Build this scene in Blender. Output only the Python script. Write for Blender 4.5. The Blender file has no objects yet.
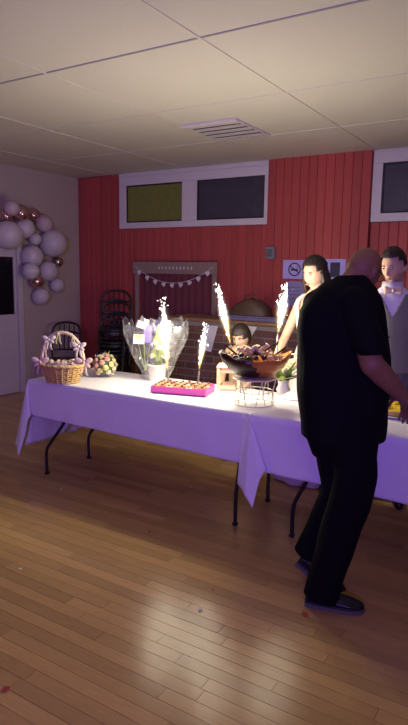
import bpy, bmesh, math, random
import numpy as np
from mathutils import Vector, Matrix, Euler, noise
random.seed(7)
R = math.radians
S = bpy.context.scene
COL = S.collection

# ------------------------------------------------------------------ camera
FPX = 587.9
YAW, PITCH, ROLL = R(31.853), R(8.854), R(0.90)
CAM = Vector((0, 0, 1.6))
_f = Vector((-math.sin(YAW)*math.cos(PITCH), math.cos(YAW)*math.cos(PITCH), -math.sin(PITCH)))
_r = Vector((math.cos(YAW), math.sin(YAW), 0))
_u = _r.cross(_f)
CR = _r*math.cos(ROLL)+_u*math.sin(ROLL)
CU = -_r*math.sin(ROLL)+_u*math.cos(ROLL)
CF = _f
cam_data = bpy.data.cameras.new('camera')
cam_data.sensor_fit = 'VERTICAL'
cam_data.sensor_height = 36.0
cam_data.lens = FPX/725*36.0
cam_data.clip_start = 0.05
cam = bpy.data.objects.new('camera', cam_data)
cam.matrix_world = Matrix(((CR.x, CU.x, -CF.x, CAM.x), (CR.y, CU.y, -CF.y, CAM.y), (CR.z, CU.z, -CF.z, CAM.z), (0, 0, 0, 1)))
COL.objects.link(cam)
S.camera = cam

# ------------------------------------------------------------------ world, exposure, room lights
S.view_settings.view_transform = 'Standard'
S.view_settings.look = 'None'
S.view_settings.gamma = 1.0
S.view_settings.use_curve_mapping = False
S.view_settings.exposure = 0.42
world = bpy.data.worlds.new('world')
S.world = world
world.use_nodes = True
world.node_tree.nodes['Background'].inputs[0].default_value = (0.02, 0.02, 0.03, 1)
world.node_tree.nodes['Background'].inputs[1].default_value = 0.1

def spot(name, loc, target, energy, color, size_deg, blend=0.6, radius=0.12):
    l = bpy.data.lights.new(name, 'SPOT')
    l.energy = energy; l.color = color; l.spot_size = R(size_deg); l.spot_blend = blend; l.shadow_soft_size = radius
    o = bpy.data.objects.new(name, l)
    o.location = loc
    o.rotation_euler = (Vector(target)-Vector(loc)).to_track_quat('-Z', 'Y').to_euler()
    COL.objects.link(o)
    return o
def area(name, loc, target, energy, color, sx, sy):
    l = bpy.data.lights.new(name, 'AREA')
    l.energy = energy; l.color = color; l.shape = 'RECTANGLE'; l.size = sx; l.size_y = sy
    o = bpy.data.objects.new(name, l)
    o.location = loc
    o.rotation_euler = (Vector(target)-Vector(loc)).to_track_quat('-Z', 'Y').to_euler()
    COL.objects.link(o)
    return o
# violet party light on a stand behind the photographer
spot('party_light', (0.63, -1.9, 1.9), (-2.8, 3.4, 1.5), 430, (0.27, 0.12, 1.0), 75, 1.0, 0.10)
# unseen weak warm fill, added under the ceiling to lift the room's ambient light
area('hall_fill', (1.2, -1.2, 2.78), (0.2, 1.0, 0.0), 9, (1.0, 0.80, 0.60), 1.2, 0.3)

# ------------------------------------------------------------------ pixel helpers (photograph rays met with planes of known depth)
def ray(px, py):
    return (CF*FPX+CR*(px-204)-CU*(py-362.5)).normalized()
def PZ(px, py, z):
    d = ray(px, py); return CAM+d*((z-CAM.z)/d.z)
def PY(px, py, y):
    d = ray(px, py); return CAM+d*(y/d.y)
def PX(px, py, x):
    d = ray(px, py); return CAM+d*(x/d.x)
def PD(px, py, dep):
    d = ray(px, py); return CAM+d*(dep/d.dot(CF))
RH = Vector((math.cos(YAW), math.sin(YAW), 0))      # picture-right along the ground
FH = Vector((-math.sin(YAW), math.cos(YAW), 0))     # away from the camera along the ground

# ------------------------------------------------------------------ materials
def rgb(r, g, b):
    f = lambda c: (c/255/12.92) if c/255 <= 0.04045 else ((c/255+0.055)/1.055)**2.4
    return (f(r), f(g), f(b))
MATS = {}
def mat(name, color, rough=0.6, metal=0.0, var=0.12, scale=12.0, bump=0.0, bscale=None, spec=0.5, stretch=None, rand=0.0, sheen=0.0, sss=0.0, trans=0.0, emit=None, estr=0.0):
    if name in MATS: return MATS[name]
    m = bpy.data.materials.new(name); m.use_nodes = True
    nt = m.node_tree; n = nt.nodes; L = nt.links
    b = n['Principled BSDF']
    b.inputs['Roughness'].default_value = rough
    b.inputs['Metallic'].default_value = metal
    b.inputs['Specular IOR Level'].default_value = spec
    if sheen: b.inputs['Sheen Weight'].default_value = sheen
    if sss:
        b.inputs['Subsurface Weight'].default_value = sss
        b.inputs['Subsurface Radius'].default_value = (0.01, 0.004, 0.002)
    if trans: b.inputs['Transmission Weight'].default_value = trans
    tc = n.new('ShaderNodeTexCoord'); mp = n.new('ShaderNodeMapping')
    L.new(tc.outputs['Object'], mp.inputs[0])
    if stretch: mp.inputs['Scale'].default_value = stretch
    nz = n.new('ShaderNodeTexNoise'); nz.inputs['Scale'].default_value = scale; nz.inputs['Detail'].default_value = 4
    L.new(mp.outputs[0], nz.inputs['Vector'])
    mr = n.new('ShaderNodeMapRange')
    mr.inputs[3].default_value = 1-var; mr.inputs[4].default_value = 1+var
    L.new(nz.outputs['Fac'], mr.inputs[0])
    fac = mr.outputs[0]
    if rand:
        oi = n.new('ShaderNodeObjectInfo'); gi = n.new('ShaderNodeNewGeometry')
        ad = n.new('ShaderNodeMath'); ad.operation = 'ADD'
        L.new(oi.outputs['Random'], ad.inputs[0]); L.new(gi.outputs['Random Per Island'], ad.inputs[1])
        fr = n.new('ShaderNodeMath'); fr.operation = 'FRACT'; L.new(ad.outputs[0], fr.inputs[0])
        m2 = n.new('ShaderNodeMapRange'); m2.inputs[3].default_value = 1-rand; m2.inputs[4].default_value = 1+rand
        L.new(fr.outputs[0], m2.inputs[0])
        mu = n.new('ShaderNodeMath'); mu.operation = 'MULTIPLY'
        L.new(fac, mu.inputs[0]); L.new(m2.outputs[0], mu.inputs[1]); fac = mu.outputs[0]
    vm = n.new('ShaderNodeVectorMath'); vm.operation = 'SCALE'
    vm.inputs[0].default_value = color
    L.new(fac, vm.inputs['Scale'])
    L.new(vm.outputs[0], b.inputs['Base Color'])
    if bump:
        bp = n.new('ShaderNodeBump'); bp.inputs['Strength'].default_value = bump; bp.inputs['Distance'].default_value = 0.01
        n2 = n.new('ShaderNodeTexNoise'); n2.inputs['Scale'].default_value = bscale or scale*4; n2.inputs['Detail'].default_value = 3
        L.new(mp.outputs[0], n2.inputs['Vector']); L.new(n2.outputs['Fac'], bp.inputs['Height'])
        L.new(bp.outputs[0], b.inputs['Normal'])
    if emit:
        b.inputs['Emission Color'].default_value = (*emit, 1); b.inputs['Emission Strength'].default_value = estr
    MATS[name] = m
    return m

M_plank = mat('varnished_oak_plank', (0.46, 0.29, 0.10), 0.2, var=0.22, scale=7, stretch=(1.2, 14, 1), rand=0.16, bump=0.06, bscale=30, spec=0.17)
M_under = mat('dark_plank_joint', (0.12, 0.07, 0.04), 0.8)
M_ceil = mat('cream_ceiling_panel', (0.66, 0.62, 0.58), 0.85, var=0.05, scale=60, bump=0.1, bscale=220, rand=0.02)
M_tbar = mat('ceiling_bar_cream', (0.68, 0.62, 0.57), 0.6, var=0.04)
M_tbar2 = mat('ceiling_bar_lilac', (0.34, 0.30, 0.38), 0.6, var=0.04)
M_red = mat('red_painted_board', (0.45, 0.07, 0.06), 0.55, var=0.14, scale=6, stretch=(8, 8, 0.6), rand=0.10, bump=0.08, bscale=25)
M_redback = mat('red_board_groove', (0.30, 0.04, 0.034), 0.8)
M_wall = mat('beige_plaster', (0.50, 0.42, 0.35), 0.9, var=0.08, scale=3, bump=0.1, bscale=80)
M_white = mat('white_gloss_paint', (0.72, 0.68, 0.68), 0.45, var=0.05, scale=9)
M_doorw = mat('white_door_paint', (0.62, 0.55, 0.56), 0.5, var=0.06, scale=5)
M_black = mat('black_metal', (0.012, 0.012, 0.014), 0.4, var=0.1)
M_chair = mat('dark_lacquered_chair', (0.012, 0.009, 0.012), 0.4, var=0.2)
M_cloth = mat('white_satin_cloth', (0.80, 0.78, 0.80), 0.55, var=0.03, scale=5, bump=0.05, bscale=30, sheen=0.2)
M_brick = mat('dark_red_brick', (0.11, 0.045, 0.038), 0.85, var=0.25, scale=20, bump=0.3, bscale=60, rand=0.25)
M_mortar = mat('grey_mortar', (0.20, 0.17, 0.16), 0.95, var=0.15, scale=30, bump=0.2)
M_wood = mat('counter_wood', (0.20, 0.10, 0.045), 0.45, var=0.25, scale=6, stretch=(1, 12, 12))
M_frame = mat('weathered_pale_wood', (0.30, 0.21, 0.17), 0.75, var=0.25, scale=8, stretch=(6, 6, 1))
M_paper = mat('white_paper', (0.74, 0.72, 0.72), 0.8, var=0.04)

# ------------------------------------------------------------------ mesh helpers
def obj(name, mesh, m=None, parent=None, smooth=False):
    if isinstance(mesh, bmesh.types.BMesh):
        bm = mesh
        bmesh.ops.recalc_face_normals(bm, faces=bm.faces)
        me = bpy.data.meshes.new(name); bm.to_mesh(me); bm.free()
    else:
        me = mesh
    if m is not None and not me.materials: me.materials.append(m)
    if smooth:
        for p in me.polygons: p.use_smooth = True
    o = bpy.data.objects.new(name, me); COL.objects.link(o)
    if parent is not None: o.parent = parent
    return o
def tag(o, label, cat, group=None):
    o['label'] = label; o['category'] = cat
    if group: o['group'] = group
    return o
def thing(name, label, cat, loc=(0, 0, 0), rotz=0.0, group=None):
    o = bpy.data.objects.new(name, None); COL.objects.link(o)
    o.empty_display_size = 0.1
    o.location = loc; o.rotation_euler = (0, 0, rotz)
    return tag(o, label, cat, group)
def struct(name, mesh=None, m=None, parent=None):
    if mesh is None:
        o = bpy.data.objects.new(name, None); COL.objects.link(o)
    else:
        o = obj(name, mesh, m, parent)
    o['kind'] = 'structure'
    return o
def box(bm, x0, x1, y0, y1, z0, z1, bevel=0.0, mtx=None):
    vs = [bm.verts.new(Vector((x, y, z))) for x in (x0, x1) for y in (y0, y1) for z in (z0, z1)]
    fs = [(0, 1, 3, 2), (4, 6, 7, 5), (0, 4, 5, 1), (2, 3, 7, 6), (0, 2, 6, 4), (1, 5, 7, 3)]
    faces = [bm.faces.new([vs[i] for i in f]) for f in fs]
    if mtx is not None:
        for v in vs: v.co = mtx @ v.co
    if bevel > 0:
        es = list({e for f in faces for e in f.edges})
        bmesh.ops.bevel(bm, geom=es, offset=bevel, segments=1, affect='EDGES', profile=0.5)
    return bm
def boxm(*a, **k):
    return box(bmesh.new(), *a, **k)
def loft(bm, rings, closed=True, caps=True):
    """rings: list of lists of Vectors"""
    vr = [[bm.verts.new(p) for p in r] for r in rings]
    n = len(vr[0])
    for a, b in zip(vr[:-1], vr[1:]):
        for i in range(n if closed else n-1):
            j = (i+1) % n
            bm.faces.new((a[i], a[j], b[j], b[i]))
    if caps and closed:
        bm.faces.new(list(reversed(vr[0]))); bm.faces.new(vr[-1])
    return bm
def ring(c, ax, ay, n=20, power=1.0):
    c = Vector(c); ax = Vector(ax); ay = Vector(ay)
    out = []
    for i in range(n):
        t = 2*math.pi*i/n
        ct, st = math.cos(t), math.sin(t)
        if power != 1.0:
            ct = math.copysign(abs(ct)**power, ct); st = math.copysign(abs(st)**power, st)
        out.append(c+ax*ct+ay*st)
    return out
def frame_of(d):
    d = d.normalized()
    a = Vector((0, 0, 1)) if abs(d.z) < 0.9 else Vector((1, 0, 0))
    x = d.cross(a).normalized(); y = d.cross(x).normalized()
    return x, y
def tube(bm, pts, rad, n=10, caps=True):
    pts = [Vector(p) for p in pts]
    if not hasattr(rad, '__len__'): rad = [rad]*len(pts)
    rings = []; x = None
    for i, p in enumerate(pts):
        d = (pts[min(i+1, len(pts)-1)]-pts[max(i-1, 0)])
        if x is None: x, y = frame_of(d)
        else:
            d = d.normalized(); x = (x-d*x.dot(d)).normalized(); y = d.cross(x)
        rings.append(ring(p, x*rad[i], y*rad[i], n))
    return loft(bm, rings, caps=caps)
def capsule(bm, p0, r0, p1, r1, n=16):
    p0 = Vector(p0); p1 = Vector(p1); d = p1-p0; L = d.length; d.normalize()
    x, y = frame_of(d); rings = []
    for k in range(5):
        a = R(-80+k*20); rings.append(ring(p0+d*r0*math.sin(a), x*r0*math.cos(a), y*r0*math.cos(a), n))
    for k in range(5):
        a = R(k*20); rings.append(ring(p1+d*r1*math.sin(a), x*r1*math.cos(a), y*r1*math.cos(a), n))
    return loft(bm, rings)
def ellipsoid(bm, c, rx, ry, rz, rot=None, seg=20, rings_=12):
    m = Matrix.Translation(Vector(c))
    if rot is not None: m = m @ rot.to_4x4()
    m = m @ Matrix.Diagonal((rx, ry, rz, 1))
    bmesh.ops.create_uvsphere(bm, u_segments=seg, v_segments=rings_, radius=1.0, matrix=m)
    return bm
def lathe(bm, prof, n=24, c=(0, 0, 0), mtx=None):
    c = Vector(c)
    rings = [ring(c+Vector((0, 0, z)), (r, 0, 0), (0, r, 0), n) for r, z in prof]
    if mtx: rings = [[mtx @ p for p in r] for r in rings]
    return loft(bm, rings)
def smoothcurve(pts, n=6):
    pts = [Vector(p) for p in pts]; out = []
    P = [pts[0]*2-pts[1]]+pts+[pts[-1]*2-pts[-2]]
    for i in range(1, len(P)-2):
        for k in range(n):
            t = k/n
            out.append(0.5*((2*P[i])+(-P[i-1]+P[i+1])*t+(2*P[i-1]-5*P[i]+4*P[i+1]-P[i+2])*t*t+(-P[i-1]+3*P[i]-3*P[i+1]+P[i+2])*t**3))
    out.append(pts[-1]); return out
def baked(bm, voxel, smooth=4, disp=None):
    """fuse overlapping closed shapes into one continuous skin"""
    me = bpy.data.meshes.new('tmp'); bm.to_mesh(me); bm.free()
    o = bpy.data.objects.new('tmp', me); COL.objects.link(o)
    md = o.modifiers.new('r', 'REMESH'); md.mode = 'VOXEL'; md.voxel_size = voxel; md.use_smooth_shade = True
    ms = o.modifiers.new('s', 'SMOOTH'); ms.factor = 0.5; ms.iterations = smooth
    dg = bpy.context.evaluated_depsgraph_get()
    out = bpy.data.meshes.new_from_object(o.evaluated_get(dg))
    bpy.data.objects.remove(o); bpy.data.meshes.remove(me)
    if disp:
        amp, sc = disp
        no = [Vector(v.normal) for v in out.vertices]
        for v, nn in zip(out.vertices, no):
            v.co += nn*amp*noise.noise(Vector((v.co.x*sc, v.co.y*sc, v.co.z*sc*0.6)))
    for p in out.polygons: p.use_smooth = True
    return out
def place(o, m):
    o.matrix_world = m
    return o

# ================================================================== THE ROOM
X0, X1, Y0, YW, ZC = -6.02, 3.6, -2.6, 6.27, 2.85
# ---- floor: oak strips run along the back wall
floor = struct('floor', boxm(X0-.1, X1+.1, Y0-.1, YW+.2, -0.08, -0.016), M_under)
PW = 0.068
planks = []
rr = random.Random(3)
row = 0
y = Y0
while y < YW:
    x = X0-rr.uniform(0, 0.9)
    while x < X1:
        L = rr.choice((0.55, 0.7, 0.85, 1.0, 1.15, 1.3))
        a, b = max(x, X0), min(x+L, X1)
        if b-a > 0.03: planks.append((a, b, y, y+PW))
        x += L
    y += PW; row += 1
def in_view(p):
    v = Vector(p)-CAM; d = v.dot(CF)
    if d < 0.3: return None
    px, py = 204+FPX*v.dot(CR)/d, 362.5-FPX*v.dot(CU)/d
    return (px, py, d)
scored = []
for i, (a, b, ya, yb) in enumerate(planks):
    hit = 0
    for t in (0.05, 0.25, 0.5, 0.75, 0.95):
        q = in_view((a+(b-a)*t, (ya+yb)/2, 0))
        if q and -5 < q[0] < 413 and 300 < q[1] < 730: hit += 1.0/(q[2]*q[2])
    scored.append((hit*(b-a), i))
scored.sort(reverse=True)
near = [i for s, i in scored[:290] if s > 0]
unit = bpy.data.meshes.new('plank')
_b = boxm(-0.5, 0.5, -PW/2+.0012, PW/2-.0012, -0.016, 0.0)
_b.to_mesh(unit); _b.free(); unit.materials.append(M_plank)
for i in near:
    a, b, ya, yb = planks[i]
    o = obj('plank', unit, None, floor)
    o.location = ((a+b)/2, (ya+yb)/2, rr.uniform(-0.0006, 0.0004)); o.scale = (b-a-.0016, 1, 1)
ns = set(near)
_b = bmesh.new()
for i, (a, b, ya, yb) in enumerate(planks):
    if i in ns: continue
    box(_b, a+.0008, b-.0008, ya+.0012, yb-.0012, -0.016, rr.uniform(-0.0006, 0.0004))
o = obj('plank_field', _b, M_plank, floor); o['kind'] = 'stuff'

# ---- ceiling: large square panels in a bar grid
ceiling = struct('ceiling', boxm(X0-.1, X1+.1, Y0-.1, YW+.2, ZC+.012, ZC+.1), M_ceil)
gx = [-5.37+1.175*k for k in range(-1, 9)]
gy = [2.87+1.125*k for k in range(-6, 4)]
for xa, xb in zip(gx[:-1], gx[1:]):
    for ya, yb in zip(gy[:-1], gy[1:]):
        a, b, c, d = max(xa, X0)+.008, min(xb, X1)-.008, max(ya, Y0)+.008, min(yb, YW)-.008
        if b-a < .05 or d-c < .05: continue
        obj('ceiling_panel', boxm(a, b, c, d, ZC-.004, ZC+.012), M_ceil, ceiling)
for x in gx:
    if X0 < x < X1: obj('grid_bar', boxm(x-.009, x+.009, Y0, YW, ZC-.009, ZC+.01), M_tbar, ceiling)
for k, y in enumerate(gy):
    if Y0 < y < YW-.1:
        obj('grid_bar', boxm(X0, X1, y-.008, y+.008, ZC-.008, ZC+.01), M_tbar2 if abs(y-2.87) < .1 else M_tbar, ceiling)

# ---- back wall with red vertical boards
wb = struct('wall_back', boxm(X0-.1, X1+.1, YW+.012, YW+.2, 0, ZC), M_redback)
BP = 0.0985
board_mesh = {}
def boards(xa, xb, z0, z1, yoff):
    n = max(1, round((xb-xa)/BP)); w = (xb-xa)/n
    key = (round(w, 4), z0, z1)
    if key not in board_mesh:
        bm = bmesh.new()
        pts = [(-w/2+.002, .012), (-w/2+.002, .004), (-w/2+.007, 0), (w/2-.007, 0), (w/2-.002, .004), (w/2-.002, .012)]
        loft(bm, [[Vector((p[0], p[1], z)) for p in pts] for z in (z0, z1)])
        bmesh.ops.recalc_face_normals(bm, faces=bm.faces)
        me = bpy.data.meshes.new('board'); bm.to_mesh(me); bm.free(); me.materials.append(M_red); board_mesh[key] = me
    for k in range(n):
        o = obj('board', board_mesh[key], None, wb); o.location = (xa+w*(k+.5), YW-yoff, 0)
boards(X0, -5.25, 0, ZC-.002, 0.0)
boards(-5.25, -3.04, 0, 2.135, 0.0)
obj('pier_core', boxm(-3.04, -1.87, YW-.058, YW+.012, 0, ZC-.001), M_redback, wb)
boards(-3.04, -1.87, 0, ZC-.002, 0.07)
boards(-1.87, X1, 0, 2.125, 0.0)

M_glassy = mat('frosted_glass_yellow', (0.10, 0.095, 0.03), 0.25, var=0.4, scale=14, bump=0.35, bscale=160, emit=(0.30, 0.27, 0.06), estr=0.05)  # weak emission stands in for light coming through the pane
M_glassd = mat('frosted_glass_dark', (0.06, 0.055, 0.075), 0.3, var=0.35, scale=9, bump=0.35, bscale=160)
M_gasket = mat('dark_window_gasket', (0.02, 0.018, 0.022), 0.6)
def window(name, xa, xb, za, zb, panes):
    w = struct(name)
    w.location = ((xa+xb)/2, YW, za)
    inv = Matrix.Translation(-Vector(w.location))
    def prt(nm, bm, m):
        bm.transform(inv); return obj(nm, bm, m, w)
    ya, yb = YW-.035, YW+.012
    xs = [xa]+[v for p in panes for v in p[:2]]+[xb]
    p0 = panes[0]
    prt('top_rail', boxm(xa, xb, ya, yb, p0[3], zb, .004), M_white)
    prt('bottom_rail', boxm(xa, xb, ya, yb, za, p0[2], .004), M_white)
    for k in range(0, len(xs), 2):
        prt('stile', boxm(xs[k], xs[k+1], ya+.001, yb, p0[2], p0[3], .003), M_white)
    for (a, b, c, d, gm) in panes:
        prt('pane', boxm(a-.005, b+.005, YW-.008, YW+.008, c-.005, d+.005), gm)
        g = bmesh.new(); t = .016
        box(g, a, b, YW-.02, YW-.006, c, c+t); box(g, a, b, YW-.02, YW-.006, d-t, d)
        box(g, a, a+t, YW-.02, YW-.006, c+t, d-t); box(g, b-t, b, YW-.02, YW-.006, c+t, d-t)
        prt('gasket', g, M_gasket)
    return w
window('window_1', -5.245, -3.045, 2.14, 2.80, [(-5.13, -4.24, 2.215, 2.69, M_glassy), (-4.02, -3.10, 2.215, 2.70, M_glassd)])
window('window_2', -1.865, 0.6, 2.13, 2.83, [(-1.765, -0.75, 2.215, 2.715, M_glassd), (-0.60, 0.5, 2.215, 2.715, M_glassd)])
obj('head_trim', boxm(-5.25, -3.04, YW-.03, YW+.012, 2.802, ZC-.002), M_white, wb)
obj('head_trim', boxm(-1.868, X1, YW-.03, YW+.012, 2.832, ZC-.002), M_white, wb)
obj('infill_panel', boxm(0.602, X1, YW-.02, YW+.012, 2.127, 2.83), M_white, wb)

# ---- other walls
struct('wall_left', boxm(X0-.2, X0, Y0-.1, YW+.012, 0, ZC), M_wall)
struct('wall_right', boxm(X1, X1+.2, Y0-.1, YW+.012, 0, ZC), M_wall)
struct('wall_rear', boxm(X0, X1, Y0-.2, Y0, 0, ZC), M_wall)

# ---- white door with a dark pane in the left wall
dr = struct('door_1'); dr.location = (X0, 4.68, 0)
def dpart(nm, x0, x1, ya, yb, z0, z1, m, bv=.003):
    bm = boxm(x0, x1, ya, yb, z0, z1, bv); bm.transform(Matrix.Translation((0, -4.68, 0)))
    return obj(nm, bm, m, dr)
dpart('door_leaf', 0.003, .035, 4.16, 5.11, .01, 1.02, M_doorw)
dpart('door_leaf', 0.003, .035, 4.16, 5.11, 1.735, 1.99, M_doorw)
dpart('door_stile', 0.003, .034, 4.16, 4.27, 1.02, 1.735, M_doorw)
dpart('door_stile', 0.003, .034, 5.075, 5.11, 1.02, 1.735, M_doorw)
dpart('pane', 0.006, .016, 4.27, 5.075, 1.02, 1.735, mat('dark_door_glass', (0.006, 0.006, 0.009), 0.15), 0)
dpart('door_frame', 0.001, .05, 5.12, 5.20, 0, 2.06, M_doorw)
dpart('door_frame', 0.001, .05, 4.07, 4.15, 0, 2.06, M_doorw)
dpart('door_frame', 0.001, .05, 4.151, 5.119, 2.0, 2.06, M_doorw)
h = dpart('door_handle', .035, .08, 4.20, 4.30, .98, 1.0, M_black)
struct('baseboard_left', boxm(X0+.001, X0+.014, 5.21, YW-.02, 0, .09), M_doorw)

# ---- ceiling louvre (square air diffuser with slats)
va = PZ(186, 126, ZC)
v0 = Vector((-2.75, 4.77, ZC-.01))
dif = thing('ceiling_louvre', 'white slatted air louvre set in the cream ceiling', 'air vent', v0)
M_lv = mat('louvre_white', (0.62, 0.57, 0.60), 0.5, var=.05); M_lvd = mat('louvre_gap', (0.10, 0.07, 0.12), 0.7)
w, h = .52, .60
obj('backing', boxm(-w/2, w/2, -h/2, h/2, -.001, .004), M_lvd, dif)
fb = bmesh.new()
box(fb, -w/2-.012, w/2+.012, -h/2-.05, -h/2+.03, -.022, .004, .003); box(fb, -w/2-.012, w/2+.012, h/2-.012, h/2+.012, -.014, .004)
for a in (-1, 1): box(fb, a*w/2-.010, a*w/2+.010, -h/2+.03, h/2-.012, -.012, .004)
obj('louvre_frame', fb, M_lv, dif)
for k in range(4):
    yk = -h/2+.135+k*.125
    obj('slat', boxm(-w/2+.011, w/2-.011, yk-.036, yk+.036, -.016, -.010), M_lv, dif)
M_chrome = mat('bright_rivet', (.8, .8, .8), .2, 1.0)
for k in range(3):
    for j in range(9):
        bm = bmesh.new(); bmesh.ops.create_icosphere(bm, subdivisions=1, radius=.007)
        o = obj('rivet', bm, M_chrome, dif); o.location = (-w/2+.04+j*.054, -h/2+.072+k*.25, -.008)

# ================================================================== TABLES
TZ = 0.742            # table top surface
CZ = TZ+0.004         # cloth surface
def folding_table(x0, x1, yf, yb, label, legs):
    t = thing('folding_table', label, 'table', ((x0+x1)/2, (yf+yb)/2, 0), 0, 'folding tables')
    hw, hd = (x1-x0)/2, (yb-yf)/2
    obj('table_top', boxm(-hw, hw, -hd, hd, TZ-.035, TZ, .006), mat('grey_table_laminate', (.45, .43, .42), .5), t)
    cx, cy = t.location.x, t.location.y
    for (xt, xf) in legs:
        xt -= cx; xf -= cx
        for yy in (yf+.025-cy, yf+.50-cy):
            f = lambda k: xt+(xf-xt)*k
            pts = smoothcurve([(f(0), yy, TZ-.036), (f(.0), yy, .50), (f(.15), yy, .42), (f(.75), yy, .27), (f(1), yy, .18), (f(1), yy, 0.012)], 5)
            obj('leg', tube(bmesh.new(), pts, .0125, 10), M_black, t, True)
            obj('foot_cap', boxm(f(1)-.016, f(1)+.016, yy-.016, yy+.016, 0, .02, .004), M_black, t)
        obj('cross_bar', tube(bmesh.new(), [(xt, yf+.025-cy, .53), (xt, yf+.50-cy, .53)], .01, 8), M_black, t, True)
    return t
T1 = (-3.53, -1.615, 3.10, 3.80)
T2 = (-1.585, 0.22, 3.15, 3.85)
folding_table(*T1, 'black-legged folding table at the left, under the basket and pink tray', ((-3.17, -3.38), (-1.66, -1.69)))
folding_table(*T2, 'black-legged folding table at the right, behind the man in black', ((-1.20, -1.32), (-.10, .02)))

def tablecloth(label, x0, x1, yf, yb, z, fd, bd, lo, ro, phi, seed, lap=False):
    """x0..x1,yf..yb table edges; fd = (drop at left, drop at right) in front; lo/ro side overhang"""
    nx, ny = 150, 70
    fdm = max(fd)
    ss = np.linspace(x0-lo, x1+ro, nx); tt = np.linspace(-1, 1, ny)
    # parameter rows: front drop, top, back drop
    rows = list(np.linspace(-1, 0, 26))+list(np.linspace(0, 1, 16))[1:]+list(np.linspace(1, 2, 12))[1:]
    bm = bmesh.new(); grid = []
    xs = list(np.linspace(x0-lo, x0, 22))+list(np.linspace(x0, x1, 110))[1:]+list(np.linspace(x1, x1+ro, 14))[1:]
    for v in rows:
        rowv = []
        for s in xs:
            a = (s-x0)/(x1-x0); a = min(1, max(0, a))
            f = fd[0]+(fd[1]-fd[0])*a
            ox = (x0-s) if s < x0 else ((s-x1) if s > x1 else 0.0); sx = -1 if s < x0 else 1
            if v < 0: oy, sy = -v*f, -1
            elif v > 1: oy, sy = (v-1)*bd, 1
            else: oy, sy = 0.0, 0
            yy = yf+(yb-yf)*min(1, max(0, v)); xx = min(x1, max(x0, s))
            nzv = noise.noise(Vector((s*5+seed, v*1.5, seed)))
            if ox == 0 and oy == 0:
                p = Vector((xx, yy, z+.0015*noise.noise(Vector((s*3, yy*3, seed)))))
            elif ox == 0:
                lean = .012*min(1, oy/.03)+oy*(.03+.035*nzv)
                p = Vector((xx, yy+sy*lean, z-oy))
            elif oy == 0 and lap and sx < 0:
                p = Vector((xx-ox*.12, yy, z))
            elif oy == 0:
                lean = .012*min(1, ox/.03)+ox*(.03+.05*noise.noise(Vector((yy*6, seed, 3))))
                p = Vector((xx+sx*lean, yy, z-ox))
            else:
                r = math.hypot(ox, oy); th = math.degrees(math.atan2(oy, ox))
                if sy < 0 and sx < 0:
                    fi = R(float(np.interp(th, (0, 40, 80, 90), phi))); fo = float(np.interp(th, (0, 25, 60, 80, 90), (.10, .22, .20, .10, .03)))
                    p = Vector((xx+r*math.sin(fi), yy-.012-r*fo, z-r*math.cos(fi)*math.sqrt(1-fo*fo)))
                else:
                    kk = .3*math.sin(R(2*th))*min(1, r/.12)
                    p = Vector((xx+sx*(.012+r*.7*kk), yy+sy*(.012+r*.7*kk), z-r*math.sqrt(1-kk*kk)))
            rowv.append(bm.verts.new(p))
        grid.append(rowv)
    for ra, rb in zip(grid[:-1], grid[1:]):
        for i in range(len(ra)-1):
            bm.faces.new((ra[i], ra[i+1], rb[i+1], rb[i]))
    o = obj('tablecloth', bm, M_cloth, None, True)
    md = o.modifiers.new('thickness', 'SOLIDIFY'); md.thickness = 0.0012; md.offset = 1
    return tag(o, label, 'tablecloth', 'white tablecloths')
tablecloth('white tablecloth on the left table, its left corner hanging in a long fold', T1[0], T2[0]+.09, T1[2], T1[3], CZ, (.275, .315), .25, .53, .0, (-11, 8, 14, 0), 1.0)
tablecloth('white tablecloth on the right table, its corner hanging as a triangle in front', T2[0], T2[1], T2[2]-.055, T2[3], CZ+.004, (.335, .36), .25, .44, .3, (-7, 11, 25, 0), 5.0, True)

# ================================================================== BRICK COUNTER
CX0, CX1, CYF = -3.55, 0.6, 4.98
CH = 1.10
cnt = thing('brick_counter', 'dark brick bar counter with a wooden top behind the tables', 'counter', (CX0, CYF, 0))
obj('mortar_core', boxm(0, CX1-CX0, .012, .40, 0, CH-.002), M_mortar, cnt)
bw, bh, gp = .213, .063, .012
bmesh_full = bpy.data.meshes.new('brick'); _b = boxm(0, bw, 0, .06, 0, bh, .003); _b.to_mesh(bmesh_full); _b.free(); bmesh_full.materials.append(M_brick)
bmesh_half = bpy.data.meshes.new('brick_half'); _b = boxm(0, (bw-gp)/2, 0, .06, 0, bh, .003); _b.to_mesh(bmesh_half); _b.free(); bmesh_half.materials.append(M_brick)
z = .012; k = 0; nb = 0
zs = []
while z+bh < CH: zs.append(z); z += bh+gp
for k, z in enumerate(zs):
    x = .006
    if k % 2:
        o = obj('brick', bmesh_half, None, cnt); o.location = (x, random.uniform(-.002, .002), z); x += (bw-gp)/2+gp
    while x+bw < CX1-CX0 and x < 2.9:
        if z > .25:
            o = obj('brick', bmesh_full, None, cnt); o.location = (x, random.uniform(-.002, .003), z)
        x += bw+gp
_b = bmesh.new()
for k, z in enumerate(zs):
    x = .006+((bw-gp)/2+gp if k % 2 else 0)
    while x+bw < CX1-CX0:
        if not (x < 2.9 and z > .25): box(_b, x, x+bw, 0, .06, z, z+bh)
        x += bw+gp
o = obj('brick_field', _b, M_brick, cnt); o['kind'] = 'stuff'
obj('counter_top', boxm(-.03, CX1-CX0, -.04, .46, CH, CH+.032, .006), M_wood, cnt)

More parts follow.
